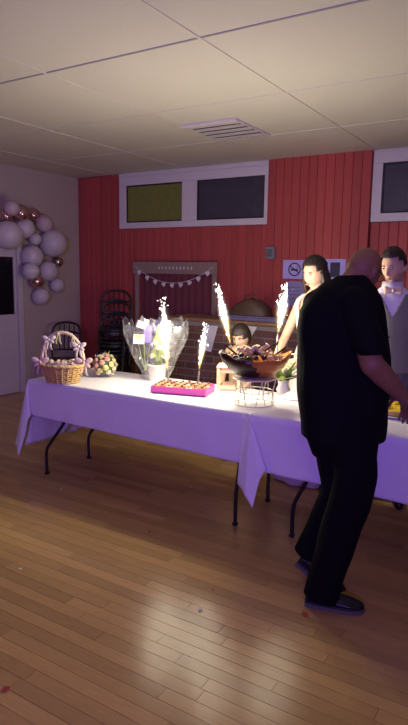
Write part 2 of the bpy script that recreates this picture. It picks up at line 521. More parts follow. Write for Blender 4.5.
# white paper pennants on the counter face
for (pa, pb, pc, pd, lab) in (((203, 325), (218, 326), (211, 352), (204, 350), 'white paper pennant on the brick counter beside the small sparkler'),
                              ((240, 325), (257, 327), (250, 340), (240, 338), 'white paper pennant on the brick counter behind the child')):
    q = [PY(*p, CYF-.012) for p in (pa, pb, pc, pd)]
    bm = bmesh.new()
    loft(bm, [[Vector(v)+Vector((0, dy, 0)) for v in q] for dy in (-.0015, .0015)])
    tag(obj('paper_pennant', bm, mat('translucent_paper', (.55, .53, .56), .7, var=.08)), lab, 'pennant', 'paper pennants')

# dark hump and low box on the counter
q0 = PY(228, 316, 5.2); q1 = PY(276, 316, 5.2)
bm = bmesh.new()
prof = [(.0, .0), (.03, .07), (.10, .13), (.20, .19), (.26, .205), (.34, .18), (.43, .12), (.46, .05), (.46, 0)]
rings = []
for yy, s in ((-.1, .8), (-.07, 1), (.07, 1), (.1, .8)):
    rings.append([Vector((.23+(a-.23)*s, yy, b*s)) for a, b in prof])
loft(bm, rings)
bag = thing('brown_bag', 'dark brown slumped bag lying on the brick counter', 'bag', (q0.x, 5.22, CH+.034))
obj('bag_body', bm, mat('dark_brown_leather', (.06, .03, .018), .6, bump=.2), bag, True)
obj('handle', tube(bmesh.new(), smoothcurve([(.16, 0, .17), (.2, 0, .23), (.28, 0, .235), (.33, 0, .18)], 5), .009, 8), mat('dark_brown_leather', (.06, .03, .018)), bag, True)
b0 = PY(222, 316, 5.08); b1 = PY(290, 318, 5.08)
fb = thing('flat_box', 'long flat blue-grey box lying along the counter edge', 'box', ((b0.x+b1.x)/2, 5.06, CH+.033))
hl = (b1.x-b0.x)/2
obj('box_body', boxm(-hl, hl, -.05, .05, 0, .032, .003), mat('blue_grey_card', (.10, .08, .17), .6), fb)
obj('box_lid', boxm(-hl-.003, hl+.003, -.053, .053, .033, .045, .003), mat('blue_grey_card', (.10, .08, .17)), fb)

# ================================================================== WOODEN BACKDROP FRAME WITH GARLAND
YF_ = YW-.13
fr = thing('backdrop_frame', 'pale wooden photo backdrop frame standing against the red wall', 'frame', (PY(176, 345, YF_).x, YF_, 0))
xl, xr = PY(137, 300, YF_).x-fr.location.x, PY(214, 300, YF_).x-fr.location.x
zt = PY(175, 262, YF_).z; zb = PY(175, 274, YF_).z
obj('header_board', boxm(xl-.06, xr+.04, -.02, .012, zb, zt, .004), M_frame, fr)
for x in (xl, xr):
    obj('post', boxm(x-.03, x+.03, -.012, .02, 0, zb-.001, .004), M_frame, fr)
obj('bottom_rail', boxm(xl+.031, xr-.031, -.01, .018, .12, .20, .004), M_frame, fr)
obj('back_curtain', None or (lambda bm: loft(bm, [[Vector((xl+.05+(xr-xl-.1)*i/40, .03+.012*math.sin(i*1.7), z)) for i in range(41)] for z in (.21, zb)], closed=False, caps=False))(bmesh.new()), mat('dark_plum_curtain', (.16, .035, .05), .85, var=.2, stretch=(14, 14, 1)), fr, True)
# worn pale marks on the header (unreadable lettering)
for i in range(10):
    s = .034
    pl = [Vector((0, 0, 0)), Vector((s*.55, 0, s*.1)), Vector((s*.6, 0, s*.5)), Vector((s*.45, 0, s)), Vector((s*.05, 0, s*.9)), Vector((s*.15, 0, s*.5))]
    if i % 3 == 1: pl = [Vector((s*.1, 0, 0)), Vector((s*.65, 0, s*.15)), Vector((s*.35, 0, s*.55)), Vector((s*.6, 0, s*.95)), Vector((0, 0, s))]
    if i % 3 == 2: pl = [Vector((s*.2, 0, 0)), Vector((s*.5, 0, 0)), Vector((s*.65, 0, s*.9)), Vector((s*.35, 0, s*.6)), Vector((0, 0, s))]
    bm = bmesh.new(); loft(bm, [[p+Vector((0, dy, 0)) for p in pl] for dy in (-.002, .002)])
    o = obj('painted_mark', bm, M_paper, fr); o.location = (xl+.36+i*.055, -.022, (zt+zb)/2-.017)
# garland of small pale cards
ga = thing('card_garland', 'string garland of small white cards hung across the backdrop frame', 'garland', (fr.location.x, YF_-.04, 0))
gp_ = []
for i in range(25):
    t = i/24; gp_.append(Vector((xl+(xr-xl)*t, 0, zt-.06-.20*(1-(2*t-1)**2))))
obj('string', tube(bmesh.new(), gp_, .003, 6), M_paper, ga)
for i in range(9):
    t = .06+.11*i; p = Vector((xl+(xr-xl)*t, -.004, zt-.06-.20*(1-(2*t-1)**2)))
    s = .036
    hp = [Vector((0, 0, -s)), Vector((s*.8, 0, -.1*s)), Vector((s*.85, 0, s*.45)), Vector((s*.45, 0, s*.8)), Vector((0, 0, s*.5)), Vector((-s*.45, 0, s*.8)), Vector((-s*.85, 0, s*.45)), Vector((-s*.8, 0, -.1*s))]
    bm = bmesh.new(); loft(bm, [[q+Vector((0, dy, 0)) for q in hp] for dy in (-.0015, .0015)])
    o = obj('card', bm, M_paper, ga); o.location = p+Vector((0, 0, -.03)); o.rotation_euler = (0, R(random.uniform(-12, 12)), 0)

# ================================================================== THINGS ON THE BACK WALL
YP = YW-.072
q = PY(272, 253, YP)
sp = thing('wall_siren', 'small grey box with a grille fixed on the red wall', 'alarm', (q.x, YP, q.z-.07))
M_gr = mat('grey_plastic', (.26, .25, .28), .5)
obj('housing', boxm(-.055, .055, -.07, -.001, 0, .14, .012), M_gr, sp)
for k in range(4): obj('grille_slot', boxm(-.038, .038, -.074, -.069, .03+k*.022, .04+k*.022), M_gasket, sp)
M_lil = mat('lilac_sign_card', (.50, .42, .85), .6, var=.04)
def wall_card(name, a, b, m, label, cat):
    p0 = PY(*a, YP); p1 = PY(*b, YP)
    t = thing(name, label, cat, ((p0.x+p1.x)/2, YP-.001, p1.z))
    hw = (p1.x-p0.x)/2; hh = p0.z-p1.z
    obj('card_panel', boxm(-hw, hw, -.006, 0, 0, hh), m, t)
    return t, hw, hh
t, hw, hh = wall_card('no_smoking_sign', (283.5, 260), (304.5, 279), M_lil, 'pale sign with a round no-smoking mark beside the bride', 'sign')
M_ink = mat('black_ink', (.01, .01, .015), .6)
def disc_ring(r0, r1, n=28, th=.002):
    bm = bmesh.new()
    rings = [[Vector((r*math.cos(2*math.pi*i/n), yy, r*math.sin(2*math.pi*i/n))) for i in range(n)] for r, yy in ((r0, 0), (r0, -th), (r1, -th), (r1, 0))]
    return loft(bm, rings, caps=False)
o = obj('mark_ring', disc_ring(.062, .075), M_ink, t); o.location = (0.01, -.006, hh/2)
o = obj('mark_slash', boxm(-.064, .064, -.003, 0, -.006, .006), M_ink, t); o.location = (0.01, -.006, hh/2); o.rotation_euler = (0, R(35), 0)
o = obj('cigarette_mark', boxm(-.045, .04, -.002, 0, -.009, .009), M_ink, t); o.location = (0.01, -.006, hh/2-.004)
o = obj('smoke_mark', tube(bmesh.new(), [(.03, 0, .015), (.038, 0, .028), (.026, 0, .038)], .004, 6), M_ink, t); o.location = (0.01, -.006, hh/2)
t, hw, hh = wall_card('notice_sheet', (286, 281), (304.5, 307), mat('violet_sheet', (.30, .26, .46), .7), 'dull violet notice sheet hung under the no-smoking sign', 'notice')
for k in range(4): obj('printed_line', boxm(-hw*.7, hw*.6, -.008, -.006, hh*(.3+.15*k), hh*(.3+.15*k)+.008), mat('dull_ink', (.16, .14, .26), .7), t)
t, hw, hh = wall_card('notice_board', (322, 259), (345, 282), M_lil, 'lilac notice board with a dark picture behind the man in black', 'notice board')
obj('dark_picture', boxm(-hw*.25, hw*.55, -.009, -.006, hh*.2, hh*.85), mat('dark_print', (.03, .025, .06), .6), t)

# ================================================================== STACKED CHAIRS
def dark_chair(loc, rotz, label, group):
    t = thing('bistro_chair', label, 'chair', loc, rotz, group)
    # front = +y ; seat at .46
    obj('seat', lathe(bmesh.new(), [(.02, .44), (.19, .44), (.20, .45), (.195, .465), (.02, .47)], 24), M_chair, t, True)
    obj('seat_ring', lathe(bmesh.new(), [(.175, .40), (.185, .40), (.185, .435), (.175, .435)], 24), M_chair, t)
    for s in (-1, 1):
        obj('leg', tube(bmesh.new(), [(s*.14, .14, .43), (s*.165, .17, 0)], [.016, .012], 8), M_chair, t, True)
        obj('leg', tube(bmesh.new(), smoothcurve([(s*.15, -.13, .45), (s*.16, -.16, .25), (s*.185, -.22, 0)], 4), [.016]*9, 8), M_chair, t, True)
    hoop = smoothcurve([(-.165, -.13, .42), (-.185, -.17, .62), (-.18, -.21, .80), (-.12, -.235, .89), (0, -.24, .91), (.12, -.235, .89), (.18, -.21, .80), (.185, -.17, .62), (.165, -.13, .42)], 5)
    obj('back_hoop', tube(bmesh.new(), hoop, .015, 8), M_chair, t, True)
    obj('back_rail', tube(bmesh.new(), smoothcurve([(-.18, -.205, .77), (0, -.235, .79), (.18, -.205, .77)], 5), .012, 8), M_chair, t, True)
    obj('back_rail', tube(bmesh.new(), smoothcurve([(-.178, -.155, .56), (0, -.19, .56), (.178, -.155, .56)], 5), .012, 8), M_chair, t, True)
    for x in (-.09, -.03, .03, .09):
        obj('back_slat', tube(bmesh.new(), [(x, -.188, .56), (x, -.228, .785)], .008, 6), M_chair, t, True)
        obj('back_slat', tube(bmesh.new(), [(x*1.05, -.233, .79), (x*1.05, -.238, .885)], .007, 6), M_chair, t, True)
    obj('stretcher', lathe(bmesh.new(), [(.155, .20), (.168, .20), (.168, .215), (.155, .215)], 20), M_chair, t)
    return t
face = math.atan2(-.55, .80)-math.pi/2
sx, sy = -4.62, 5.35
labs = ['black bistro chair at the bottom of the dark chair stack', 'black bistro chair second from the bottom of the dark stack',
        'black bistro chair third from the bottom of the dark stack', 'black bistro chair on top of the dark chair stack']
for k in range(4):
    dark_chair((sx-.012*k, sy+.022*k, .145*k), R(205)+R(2*k), labs[k], 'stacked black chairs')
dark_chair((-4.12, 5.62, 0), R(185), 'single dark chair half hidden behind the cellophane-wrapped gift', 'dark chairs by the red wall')
dark_chair((-5.45, 5.35, 0), R(210), 'dark chair with rounded back standing behind the basket', 'dark chairs by the red wall')
dark_chair((-5.05, 5.80, 0), R(195), 'dark chair against the red wall between basket and stack', 'dark chairs by the red wall')

# ================================================================== BALLOONS ON THE LEFT WALL
M_bw = mat('pearl_white_balloon', (.62, .55, .58), .28, var=.04, scale=4, sss=.1)
M_bp = mat('blush_balloon', (.58, .44, .45), .28, var=.04, scale=4)
M_bg = mat('rose_gold_balloon', (.62, .38, .32), .16, .85, var=.05)
M_bs = mat('silver_chrome_balloon', (.62, .55, .50), .12, .95, var=.05)
BAL = [(53.4, 243, 13.5, 'w', 'largest white balloon, right end of the balloon arch', 0),
       (32, 256.5, 11, 'w', 'white balloon at the upper corner of the door frame', 0),
       (47.8, 271, 10, 'w', 'white balloon directly below the largest white one', 0),
       (57, 285, 7.4, 'w', 'small white balloon low on the right of the arch', 0),
       (41, 296.4, 8.6, 'w', 'lowest white balloon of the arch', 0),
       (31, 271, 8.5, 'w', 'white balloon close beside the dark door pane', .06),
       (44, 223.6, 8.5, 'p', 'blush pink balloon above the largest white one', 0),
       (24.5, 228, 10, 'w', 'white balloon left of the blush pink one', .04),
       (35.5, 239, 6, 'w', 'little white balloon in the bend of the arch', .10),
       (37, 281.5, 7, 'g', 'shiny rose gold balloon between the low white ones', .05),
       (57.6, 262, 5.5, 's', 'little silver chrome balloon under the largest white one', .03),
       (21, 213, 8.5, 'g', 'shiny rose gold balloon left of the arch top', 0),
       (33, 215, 7, 'g', 'smaller rose gold balloon right of the arch top', 0),
       (6, 216, 7.5, 'g', 'rose gold balloon at the left picture edge', 0),
       (12, 208, 7.5, 'p', 'blush balloon topmost at the left picture edge', 0),
       (8.6, 235, 14, 'w', 'large white balloon above the door at the picture edge', 0)]
BDONE = []
for (px, py, rp, kd, lab, off) in BAL:
    c = PX(px, py, X0+.16+off); dep = (c-CAM).dot(CF); r = rp*dep/FPX
    while True:
        c = PX(px, py, X0+.012+off+r); r = rp*(c-CAM).dot(CF)/FPX
        if all((c-c2).length > .93*(r+r2) for c2, r2 in BDONE): break
        off += .02
    BDONE.append((c, r))
    t = thing('balloon', lab, 'balloon', c, 0, 'balloon arch on the left wall')
    prof = []
    for k in range(17):
        a = -math.pi/2+math.pi*k/16; zz = math.sin(a)
        prof.append((max(.004, r*math.cos(a)*(1-.10*max(0, -zz)**2)), r*zz*(1.0 if zz > 0 else 1.10)))
    m = {'w': M_bw, 'p': M_bp, 'g': M_bg, 's': M_bs}[kd]
    rot = Matrix.Rotation(random.uniform(.6, 1.4), 4, 'Y') @ Matrix.Rotation(random.uniform(-.5, .5), 4, 'X')
    bm = lathe(bmesh.new(), prof, 24, mtx=rot); obj('balloon_skin', bm, m, t, True)
    bm = lathe(bmesh.new(), [(.004, -r*1.09), (.008, -r*1.12), (.014, -r*1.14), (.016, -r*1.15)], 10, mtx=rot)
    obj('knot', bm, m, t, True)

# ================================================================== SPARKLER FOUNTAINS
def emis(name, color, strength):
    m = bpy.data.materials.new(name); m.use_nodes = True
    nt = m.node_tree; b = nt.nodes['Principled BSDF']
    b.inputs['Base Color'].default_value = (.02, .02, .02, 1)
    nz = nt.nodes.new('ShaderNodeTexNoise'); nz.inputs['Scale'].default_value = 30
    mr = nt.nodes.new('ShaderNodeMapRange'); mr.inputs[3].default_value = strength*.7; mr.inputs[4].default_value = strength*1.3
    nt.links.new(nz.outputs['Fac'], mr.inputs[0]); nt.links.new(mr.outputs[0], b.inputs['Emission Strength'])
    b.inputs['Emission Color'].default_value = (*color, 1)
    return m
def flame_material():
    m = bpy.data.materials.new('burning_gas_and_glow'); m.use_nodes = True
    nt = m.node_tree; n = nt.nodes; L = nt.links; n.clear()
    out = n.new('ShaderNodeOutputMaterial'); em = n.new('ShaderNodeEmission'); L.new(em.outputs[0], out.inputs['Volume'])
    tc = n.new('ShaderNodeTexCoord'); sp = n.new('ShaderNodeSeparateXYZ'); L.new(tc.outputs['Object'], sp.inputs[0])
    def mth(op, a, b=None):
        k = n.new('ShaderNodeMath'); k.operation = op
        for i, v in enumerate((a, b)):
            if v is None: continue
            if isinstance(v, (int, float)): k.inputs[i].default_value = v
            else: L.new(v, k.inputs[i])
        return k.outputs[0]
    x, y, z = sp.outputs
    nz = n.new('ShaderNodeTexNoise'); nz.inputs['Scale'].default_value = 3.0
    mp = n.new('ShaderNodeMapping'); mp.inputs['Scale'].default_value = (1, 1, 4); L.new(tc.outputs['Object'], mp.inputs[0]); L.new(mp.outputs[0], nz.inputs['Vector'])
    r2 = mth('ADD', mth('MULTIPLY', x, x), mth('MULTIPLY', y, y))
    cr = n.new('ShaderNodeValToRGB'); L.new(z, cr.inputs[0])              # core width along the jet
    e = cr.color_ramp.elements; e[0].position = 0; e[0].color = (.05,)*3+(1,); e[1].position = 1; e[1].color = (.03,)*3+(1,)
    for p, v in ((.15, .10), (.45, .24), (.65, .25), (.85, .12)):
        q = e.new(p); q.color = (v, v, v, 1)
    w = mth('MULTIPLY', cr.outputs[0], mth('ADD', mth('MULTIPLY', nz.outputs['Fac'], .9), .55))
    core = mth('POWER', 2.718, mth('MULTIPLY', mth('DIVIDE', r2, mth('MULTIPLY', w, w)), -1))
    halo = mth('MULTIPLY', mth('POWER', 2.718, mth('MULTIPLY', r2, -7.0)), mth('MULTIPLY', mth('MULTIPLY', z, mth('SUBTRACT', 1.0, z)), 4.0))  # wide faint glow put around the jet to imitate lit smoke haze
    # fade at the two ends
    fade = mth('MINIMUM', mth('MULTIPLY', z, 12), mth('MINIMUM', mth('MULTIPLY', mth('SUBTRACT', 1.0, z), 6), 1.0))
    tot = mth('ADD', mth('MULTIPLY', mth('MULTIPLY', core, fade), 170.0), mth('MULTIPLY', halo, 3.0))
    L.new(tot, em.inputs['Strength'])
    cc = n.new('ShaderNodeValToRGB'); L.new(z, cc.inputs[0]); e = cc.color_ramp.elements
    e[0].position = .08; e[0].color = (1, .58, .13, 1); e[1].position = .62; e[1].color = (1, .93, .84, 1); q = e.new(.36); q.color = (1, .76, .38, 1)
    L.new(cc.outputs[0], em.inputs['Color'])
    return m
M_flame = flame_material()
M_spk = emis('spark_white', (1.0, .95, .86), 8.0)
M_foil = mat('silver_foil_tube', (.55, .50, .42), .3, .8)
def fountain(label, base, tip_tube, tip, rmax, nsp, energy, splash, seed):
    base, a, b = Vector(base), Vector(tip_tube), Vector(tip)
    t = thing('sparkler_fountain', label, 'sparkler', base, 0, 'burning sparkler fountains')
    A, B = a-base, b-base
    obj('foil_tube', tube(bmesh.new(), [Vector((0, 0, 0)), A*.5, A], .0065, 10), M_foil, t)
    rn = random.Random(seed); D = B-A; x, y = frame_of(D)
    hull = lathe(bmesh.new(), [(.35, 0), (.7, .12), (1, .4), (1, .75), (.7, .93), (.3, 1.0)], 16)
    fo = obj('flame', hull, M_flame, t)
    fo.location = A; fo.rotation_euler = D.to_track_quat('Z', 'Y').to_euler(); fo.scale = (rmax*3.2, rmax*3.2, D.length)
    bm = bmesh.new()
    for i in range(nsp):
        s = .15+rn.random()**.8*.95; spread = rmax*(.4+1.5*s)*(1 if s < .75 else .7)
        p = A+D*s+x*rn.gauss(0, spread*.5)+y*rn.gauss(0, spread*.5)
        sz = rn.choice((.0012, .0016, .002, .0028))
        if rn.random() < .35:
            dd = (p-A).normalized()*sz*rn.uniform(3, 6); tube(bm, [p-dd, p, p+dd], [.0005, sz*.6, .0005], 5)
        else:
            bmesh.ops.create_icosphere(bm, subdivisions=1, radius=sz, matrix=Matrix.Translation(p))
    # heavier burning clusters along the upper half
    for i in range(int(nsp*.12)):
        s = rn.uniform(.45, 1.06); p = A+D*s+x*rn.gauss(0, rmax*.75)+y*rn.gauss(0, rmax*.75)
        bmesh.ops.create_icosphere(bm, subdivisions=1, radius=rn.uniform(.004, .0085), matrix=Matrix.Translation(p))
    o = obj('sparks', bm, M_spk, t); o['kind'] = 'stuff'
    l = bpy.data.lights.new('sparkler_glow', 'POINT'); l.energy = energy; l.color = (1.0, .92, .70); l.shadow_soft_size = .05
    lo = bpy.data.objects.new('sparkler_glow', l); COL.objects.link(lo); lo.parent = t
    lo.location = A+D*.75+(-FH)*.0
    return t
SE = 12.5
def on_line(px, py, dep): return PD(px, py, dep)
d1 = (PZ(168.5, 386, CZ+.03)-CAM).dot(CF); d2 = (PZ(197.5, 389, CZ+.03)-CAM).dot(CF); d3 = 4.02; d4 = 4.02
fountain('tall sparkler fountain burning in the left end of the pink tray', PD(168.5, 383.5, d1), PD(167.5, 371, d1), PD(163.5, 304, d1), .023, 110, SE*1.1, .95, 11)
fountain('short sparkler fountain burning in the right end of the pink tray', PD(197.5, 387, d2), PD(199, 371, d2), PD(205, 327, d2), .017, 70, SE*.7, .78, 12)
fountain('sparkler fountain on the left rim of the cake bowl', PD(234, 357, d3), PD(230.5, 345, d3), PD(218, 288, d3), .020, 80, SE*1.1, .66, 13)
fountain('sparkler fountain on the right rim of the cake bowl', PD(276.5, 356, d4), PD(278, 334, d4), PD(285.5, 288, d4), .024, 100, SE*1.2, .84, 14)

# ================================================================== PINK TRAY WITH PASTRIES
M_pink = mat('hot_pink_card', (.80, .10, .42), .5, var=.05)
tc = (PZ(150, 393, CZ)+PZ(206, 397.5, CZ))/2
ta = math.atan2(*( (PZ(206, 397.5, CZ)-PZ(150, 393, CZ)).yx ))
tw, td, th_ = .405, .23, .045
dirx = Vector((math.cos(ta), math.sin(ta), 0)); diry = Vector((-math.sin(ta), math.cos(ta), 0))
tcen = tc+diry*td/2; tcen.z = CZ+.007
tr = thing('pastry_tray', 'hot pink card tray filled with small pastries', 'tray', tcen, ta)
obj('tray_base', boxm(-tw/2, tw/2, -td/2, td/2, 0, .004), M_pink, tr)
for (a, b, c, d) in ((-tw/2, tw/2, -td/2, -td/2+.004), (-tw/2, tw/2, td/2-.004, td/2), (-tw/2, -tw/2+.004, -td/2+.004, td/2-.004), (tw/2-.004, tw/2, -td/2+.004, td/2-.004)):
    obj('tray_side', boxm(a, b, c, d, .0042, th_), M_pink, tr)
M_pa = [mat('baked_pastry', (.48, .24, .09), .6, var=.3, scale=60, bump=.3), mat('cream_pastry', (.70, .50, .28), .6, var=.2, scale=60), mat('berry_pastry', (.36, .09, .06), .5, var=.3, scale=70)]
M_chz = mat('chocolate_topping', (.10, .04, .02), .4)
def pastry_mesh(kind):
    bm = bmesh.new()
    if kind == 0:
        lathe(bm, [(.004, 0), (.016, 0), (.021, .01), (.021, .022), (.014, .030), (.003, .032)], 12)
    elif kind == 1:
        box(bm, -.022, .022, -.015, .015, 0, .026, .005)
    else:
        lathe(bm, [(.004, 0), (.014, 0), (.020, .024), (.021, .026), (.018, .026), (.003, .034)], 12)
    bmesh.ops.recalc_face_normals(bm, faces=bm.faces)
    me = bpy.data.meshes.new('pastry'); bm.to_mesh(me); bm.free(); me.materials.append(M_pa[kind])
    for p in me.polygons: p.use_smooth = kind != 1
    return me
pm = [pastry_mesh(k) for k in range(3)]
tops = bpy.data.meshes.new('topping'); _b = lathe(bmesh.new(), [(.003, 0), (.011, 0), (.009, .007), (.003, .010)], 10); _b.to_mesh(tops); _b.free(); tops.materials.append(M_chz)
KN = ['round golden pastry in the pink tray', 'square cream slice in the pink tray', 'little berry tartlet in the pink tray']
for i in range(8):
    for j in range(4):
        k = (i*5+j*3+i*j) % 3
        lp = Vector((-tw/2+.030+i*.0485, -td/2+.032+j*.054, .0045))
        p = tcen+dirx*lp.x+diry*lp.y; p.z += lp.z+.016
        t = thing('pastry', KN[k], 'pastry', p, ta+random.uniform(-.4, .4), ('golden pastries in the tray', 'cream slices in the tray', 'berry tartlets in the tray')[k])
        obj('pastry_body', pm[k], None, t)
        o = obj('topping', tops, None, t); o.location = (0, 0, (.031, .026, .032)[k])
# paper bedding under the pastries
obj('paper_liner', boxm(-tw/2+.006, tw/2-.006, -td/2+.006, td/2-.006, .0045, .0195), mat('crumpled_liner', (.62, .45, .30), .8, bump=.5), tr)

# ================================================================== FLOWERS: shared pieces
def blossom_mesh(name, m, r, petals=9, seed=0):
    rn = random.Random(seed); bm = bmesh.new()
    for layer, (cnt_, rad, tilt) in enumerate(((3, .30, 78), (4, .55, 58), (petals-4, .85, 30))):
        for k in range(cnt_):
            az = 2*math.pi*k/cnt_+layer*.5+rn.uniform(-.2, .2)
            m4 = Matrix.Rotation(az, 4, 'Z') @ Matrix.Translation((rad*r*.42, 0, r*(.30-.08*layer))) @ Matrix.Rotation(R(-tilt), 4, 'Y')
            ellipsoid(bm, (0, 0, 0), 1, 1, 1, seg=8, rings_=5) if False else None
            bmesh.ops.create_uvsphere(bm, u_segments=8, v_segments=5, radius=1, matrix=m4 @ Matrix.Diagonal((r*.55, r*.50, r*.16, 1)))
    me = bpy.data.meshes.new(name); bm.to_mesh(me); bm.free(); me.materials.append(m)
    for p in me.polygons: p.use_smooth = True
    return me
def leaf_mesh(name, m, L, w, bend=.25):
    bm = bmesh.new(); rows = []
    for i in range(7):
        t = i/6; ww = w*math.sin(math.pi*min(1, .08+t*.92))**.8; z = bend*L*t*t
        rows.append([bm.verts.new((-ww, L*t, z+.15*ww)), bm.verts.new((0, L*t, z)), bm.verts.new((ww, L*t, z+.15*ww))])
    for a, b in zip(rows[:-1], rows[1:]):
        for i in range(2): bm.faces.new((a[i], a[i+1], b[i+1], b[i]))
    me = bpy.data.meshes.new(name); bm.to_mesh(me); bm.free(); me.materials.append(m)
    return me
M_rose = mat('blush_rose', (.66, .36, .28), .6, var=.1); M_ivory = mat('ivory_rose', (.72, .62, .42), .6, var=.1)
M_green = mat('green_leaf', (.12, .20, .05), .5, var=.25); M_lime = mat('pale_green_leaf', (.36, .46, .10), .5, var=.2)
M_yel = mat('cream_yellow_rose', (.75, .66, .28), .55, var=.1)
BL = {k: blossom_mesh('blossom', m, 1.0, 9, i) for i, (k, m) in enumerate((('rose', M_rose), ('ivory', M_ivory), ('yel', M_yel)))}
LF = {k: leaf_mesh('leaf', m, 1.0, .22) for k, m in (('g', M_green), ('l', M_lime))}
def bloom(parent, kind, loc, r, dirv):
    o = obj('blossom', BL[kind], None, parent); o.location = loc; o.scale = (r, r, r)
    o.rotation_euler = Vector(dirv).to_track_quat('Z', 'Y').to_euler(); return o
def leaf(parent, kind, loc, L, dirv):
    o = obj('leaf', LF[kind], None, parent); o.location = loc; o.scale = (L, L, L)
    o.rotation_euler = Vector(dirv).to_track_quat('Y', 'Z').to_euler(); return o
def fib(n):
    for i in range(n):
        z = 1-2*(i+.5)/n; a = i*2.39996; s = math.sqrt(1-z*z); yield Vector((s*math.cos(a), s*math.sin(a), z))

# posy ball
pb = PZ(105, 377, CZ)
t = thing('flower_posy', 'round posy of blush and ivory roses beside the basket', 'bouquet', (pb.x, pb.y, CZ+.002))
obj('foam_core', ellipsoid(bmesh.new(), (0, 0, .095), .072, .072, .075), M_green, t, True)
for i, d in enumerate(fib(34)):
    if d.z < -.75: continue
    bloom(t, ('rose', 'ivory', 'rose', 'yel', 'ivory')[i % 5], Vector((0, 0, .095))+d*.078, .030, d)
for i, d in enumerate(fib(17)):
    if d.z < -.6: continue
    leaf(t, 'g' if i % 2 else 'l', Vector((0, 0, .095))+d*.072, .055, d+Vector((.3, .2, 0)))

# ---- wicker basket with a ribboned handle
bb = PZ(63, 382.5, CZ)
bk_s = 1.09
bk = thing('wicker_basket', 'yellow wicker basket with a tall handle tied with ribbons', 'basket', (bb.x, bb.y, CZ+.001), R(31.8))
bk.scale = (bk_s,)*3
M_wk = mat('honey_wicker', (.62, .40, .13), .6, var=.3, scale=40, bump=.3)
M_wkp = mat('pale_wicker_handle', (.66, .50, .36), .6, var=.2, scale=40)
H_ = .125
def brad(z): return .105+.04*z/H_
obj('basket_wall', loft(bmesh.new(), [ring((0, 0, z), (brad(z)*k, 0, 0), (0, brad(z)*.75*k, 0), 32) for z, k in ((.004, .97), (H_, .97), (H_, .90), (.012, .90))]), M_wk, bk, True)
for k in range(8):
    z = .01+k*.0155
    pts = [Vector((brad(z)*1.0*math.cos(a), brad(z)*.75*math.sin(a), z+.002*math.sin(a*14+k*math.pi))) for a in [2*math.pi*i/56 for i in range(57)]]
    obj('weave_strand', tube(bmesh.new(), pts, .0065, 6), M_wk, bk, True)
for k in range(22):
    a = 2*math.pi*k/22
    obj('stake', tube(bmesh.new(), [(brad(.004)*1.03*math.cos(a), brad(.004)*.78*math.sin(a), .004), (brad(H_)*1.04*math.cos(a), brad(H_)*.79*math.sin(a), H_)], .004, 6), M_wk, bk)
obj('rim_braid', tube(bmesh.new(), [Vector(((brad(H_)+.004)*math.cos(a), (brad(H_)*.75+.004)*math.sin(a), H_+.004*math.sin(a*20))) for a in [2*math.pi*i/80 for i in range(81)]], .011, 8), M_wk, bk, True)
hp = [Vector((.148*math.cos(a), 0, H_-.01+.235*math.sin(a)**.85)) for a in [math.pi*i/30 for i in range(31)]]
hd = obj('handle', tube(bmesh.new(), hp, .0125, 8), M_wkp, bk, True)
M_rib = mat('blush_ribbon', (.66, .46, .42), .5); M_rib2 = mat('olive_ribbon', (.46, .42, .22), .5); M_ribw = mat('ivory_ribbon', (.70, .62, .52), .5)
def ribbon_bow(parent, loc, m, s=1.0, wings=True):
    bm = bmesh.new()
    if wings:
        for sg in (-1, 1):
            bmesh.ops.create_uvsphere(bm, u_segments=10, v_segments=6, radius=1, matrix=Matrix.Translation((sg*.022*s, 0, .008*s)) @ Matrix.Rotation(R(-sg*30), 4, 'Y') @ Matrix.Diagonal((.022*s, .006, .013*s, 1)))
            bmesh.ops.create_uvsphere(bm, u_segments=10, v_segments=6, radius=1, matrix=Matrix.Translation((sg*.017*s, 0, -.012*s)) @ Matrix.Rotation(R(sg*35), 4, 'Y') @ Matrix.Diagonal((.017*s, .005, .009*s, 1)))
    for sg in (-1, 1):
        loft(bm, [ring((sg*(.004+.010*t)*s+.003*math.sin(t*7), 0, -.062*s*t), (.006*s, 0, 0), (0, .0015, 0), 6) for t in (0, .25, .5, .75, 1)])
    bmesh.ops.create_uvsphere(bm, u_segments=8, v_segments=6, radius=.008*s, matrix=Matrix.Identity(4))
    o = obj('ribbon_bow', bm, m, parent, True); o.location = loc; return o
for a, m, s in ((35, M_ribw, 1.1), (58, M_rib2, .9), (100, M_rib2, 1.0), (128, M_ribw, 1.0), (150, M_rib, 1.0)):
    a = R(a); ribbon_bow(bk, (.142*math.cos(a), -.014, H_-.015+.235*math.sin(a)**.85), m, s*1.15, m is M_ribw)
ribbon_bow(bk, (.150, -.02, H_+.02), M_rib, 1.5); ribbon_bow(bk, (-.150, -.02, H_+.02), M_rib, 1.5)
obj('tulle_lining', loft(bmesh.new(), [ring((0, 0, z), (brad(H_)*k, 0, 0), (0, brad(H_)*.75*k, 0), 24) for z, k in ((.02, .5), (H_-.02, .86), (H_+.004, .84), (H_+.016, .6), (H_+.02, .1))]), mat('grey_petal_heap', (.40, .34, .36), .8, bump=.6, bscale=50), bk, True)
for i in range(26):
    a = random.uniform(0, 6.28); rr_ = math.sqrt(random.random())*.85
    o = obj('sachet', BL['ivory' if i % 3 else 'rose'], None, bk)
    o.location = (brad(H_)*rr_*.9*math.cos(a), brad(H_)*.68*rr_*math.sin(a), H_+.014+.008*random.random()); o.scale = (.017,)*3; o.rotation_euler = (random.uniform(-.5, .5), random.uniform(-.5, .5), a)

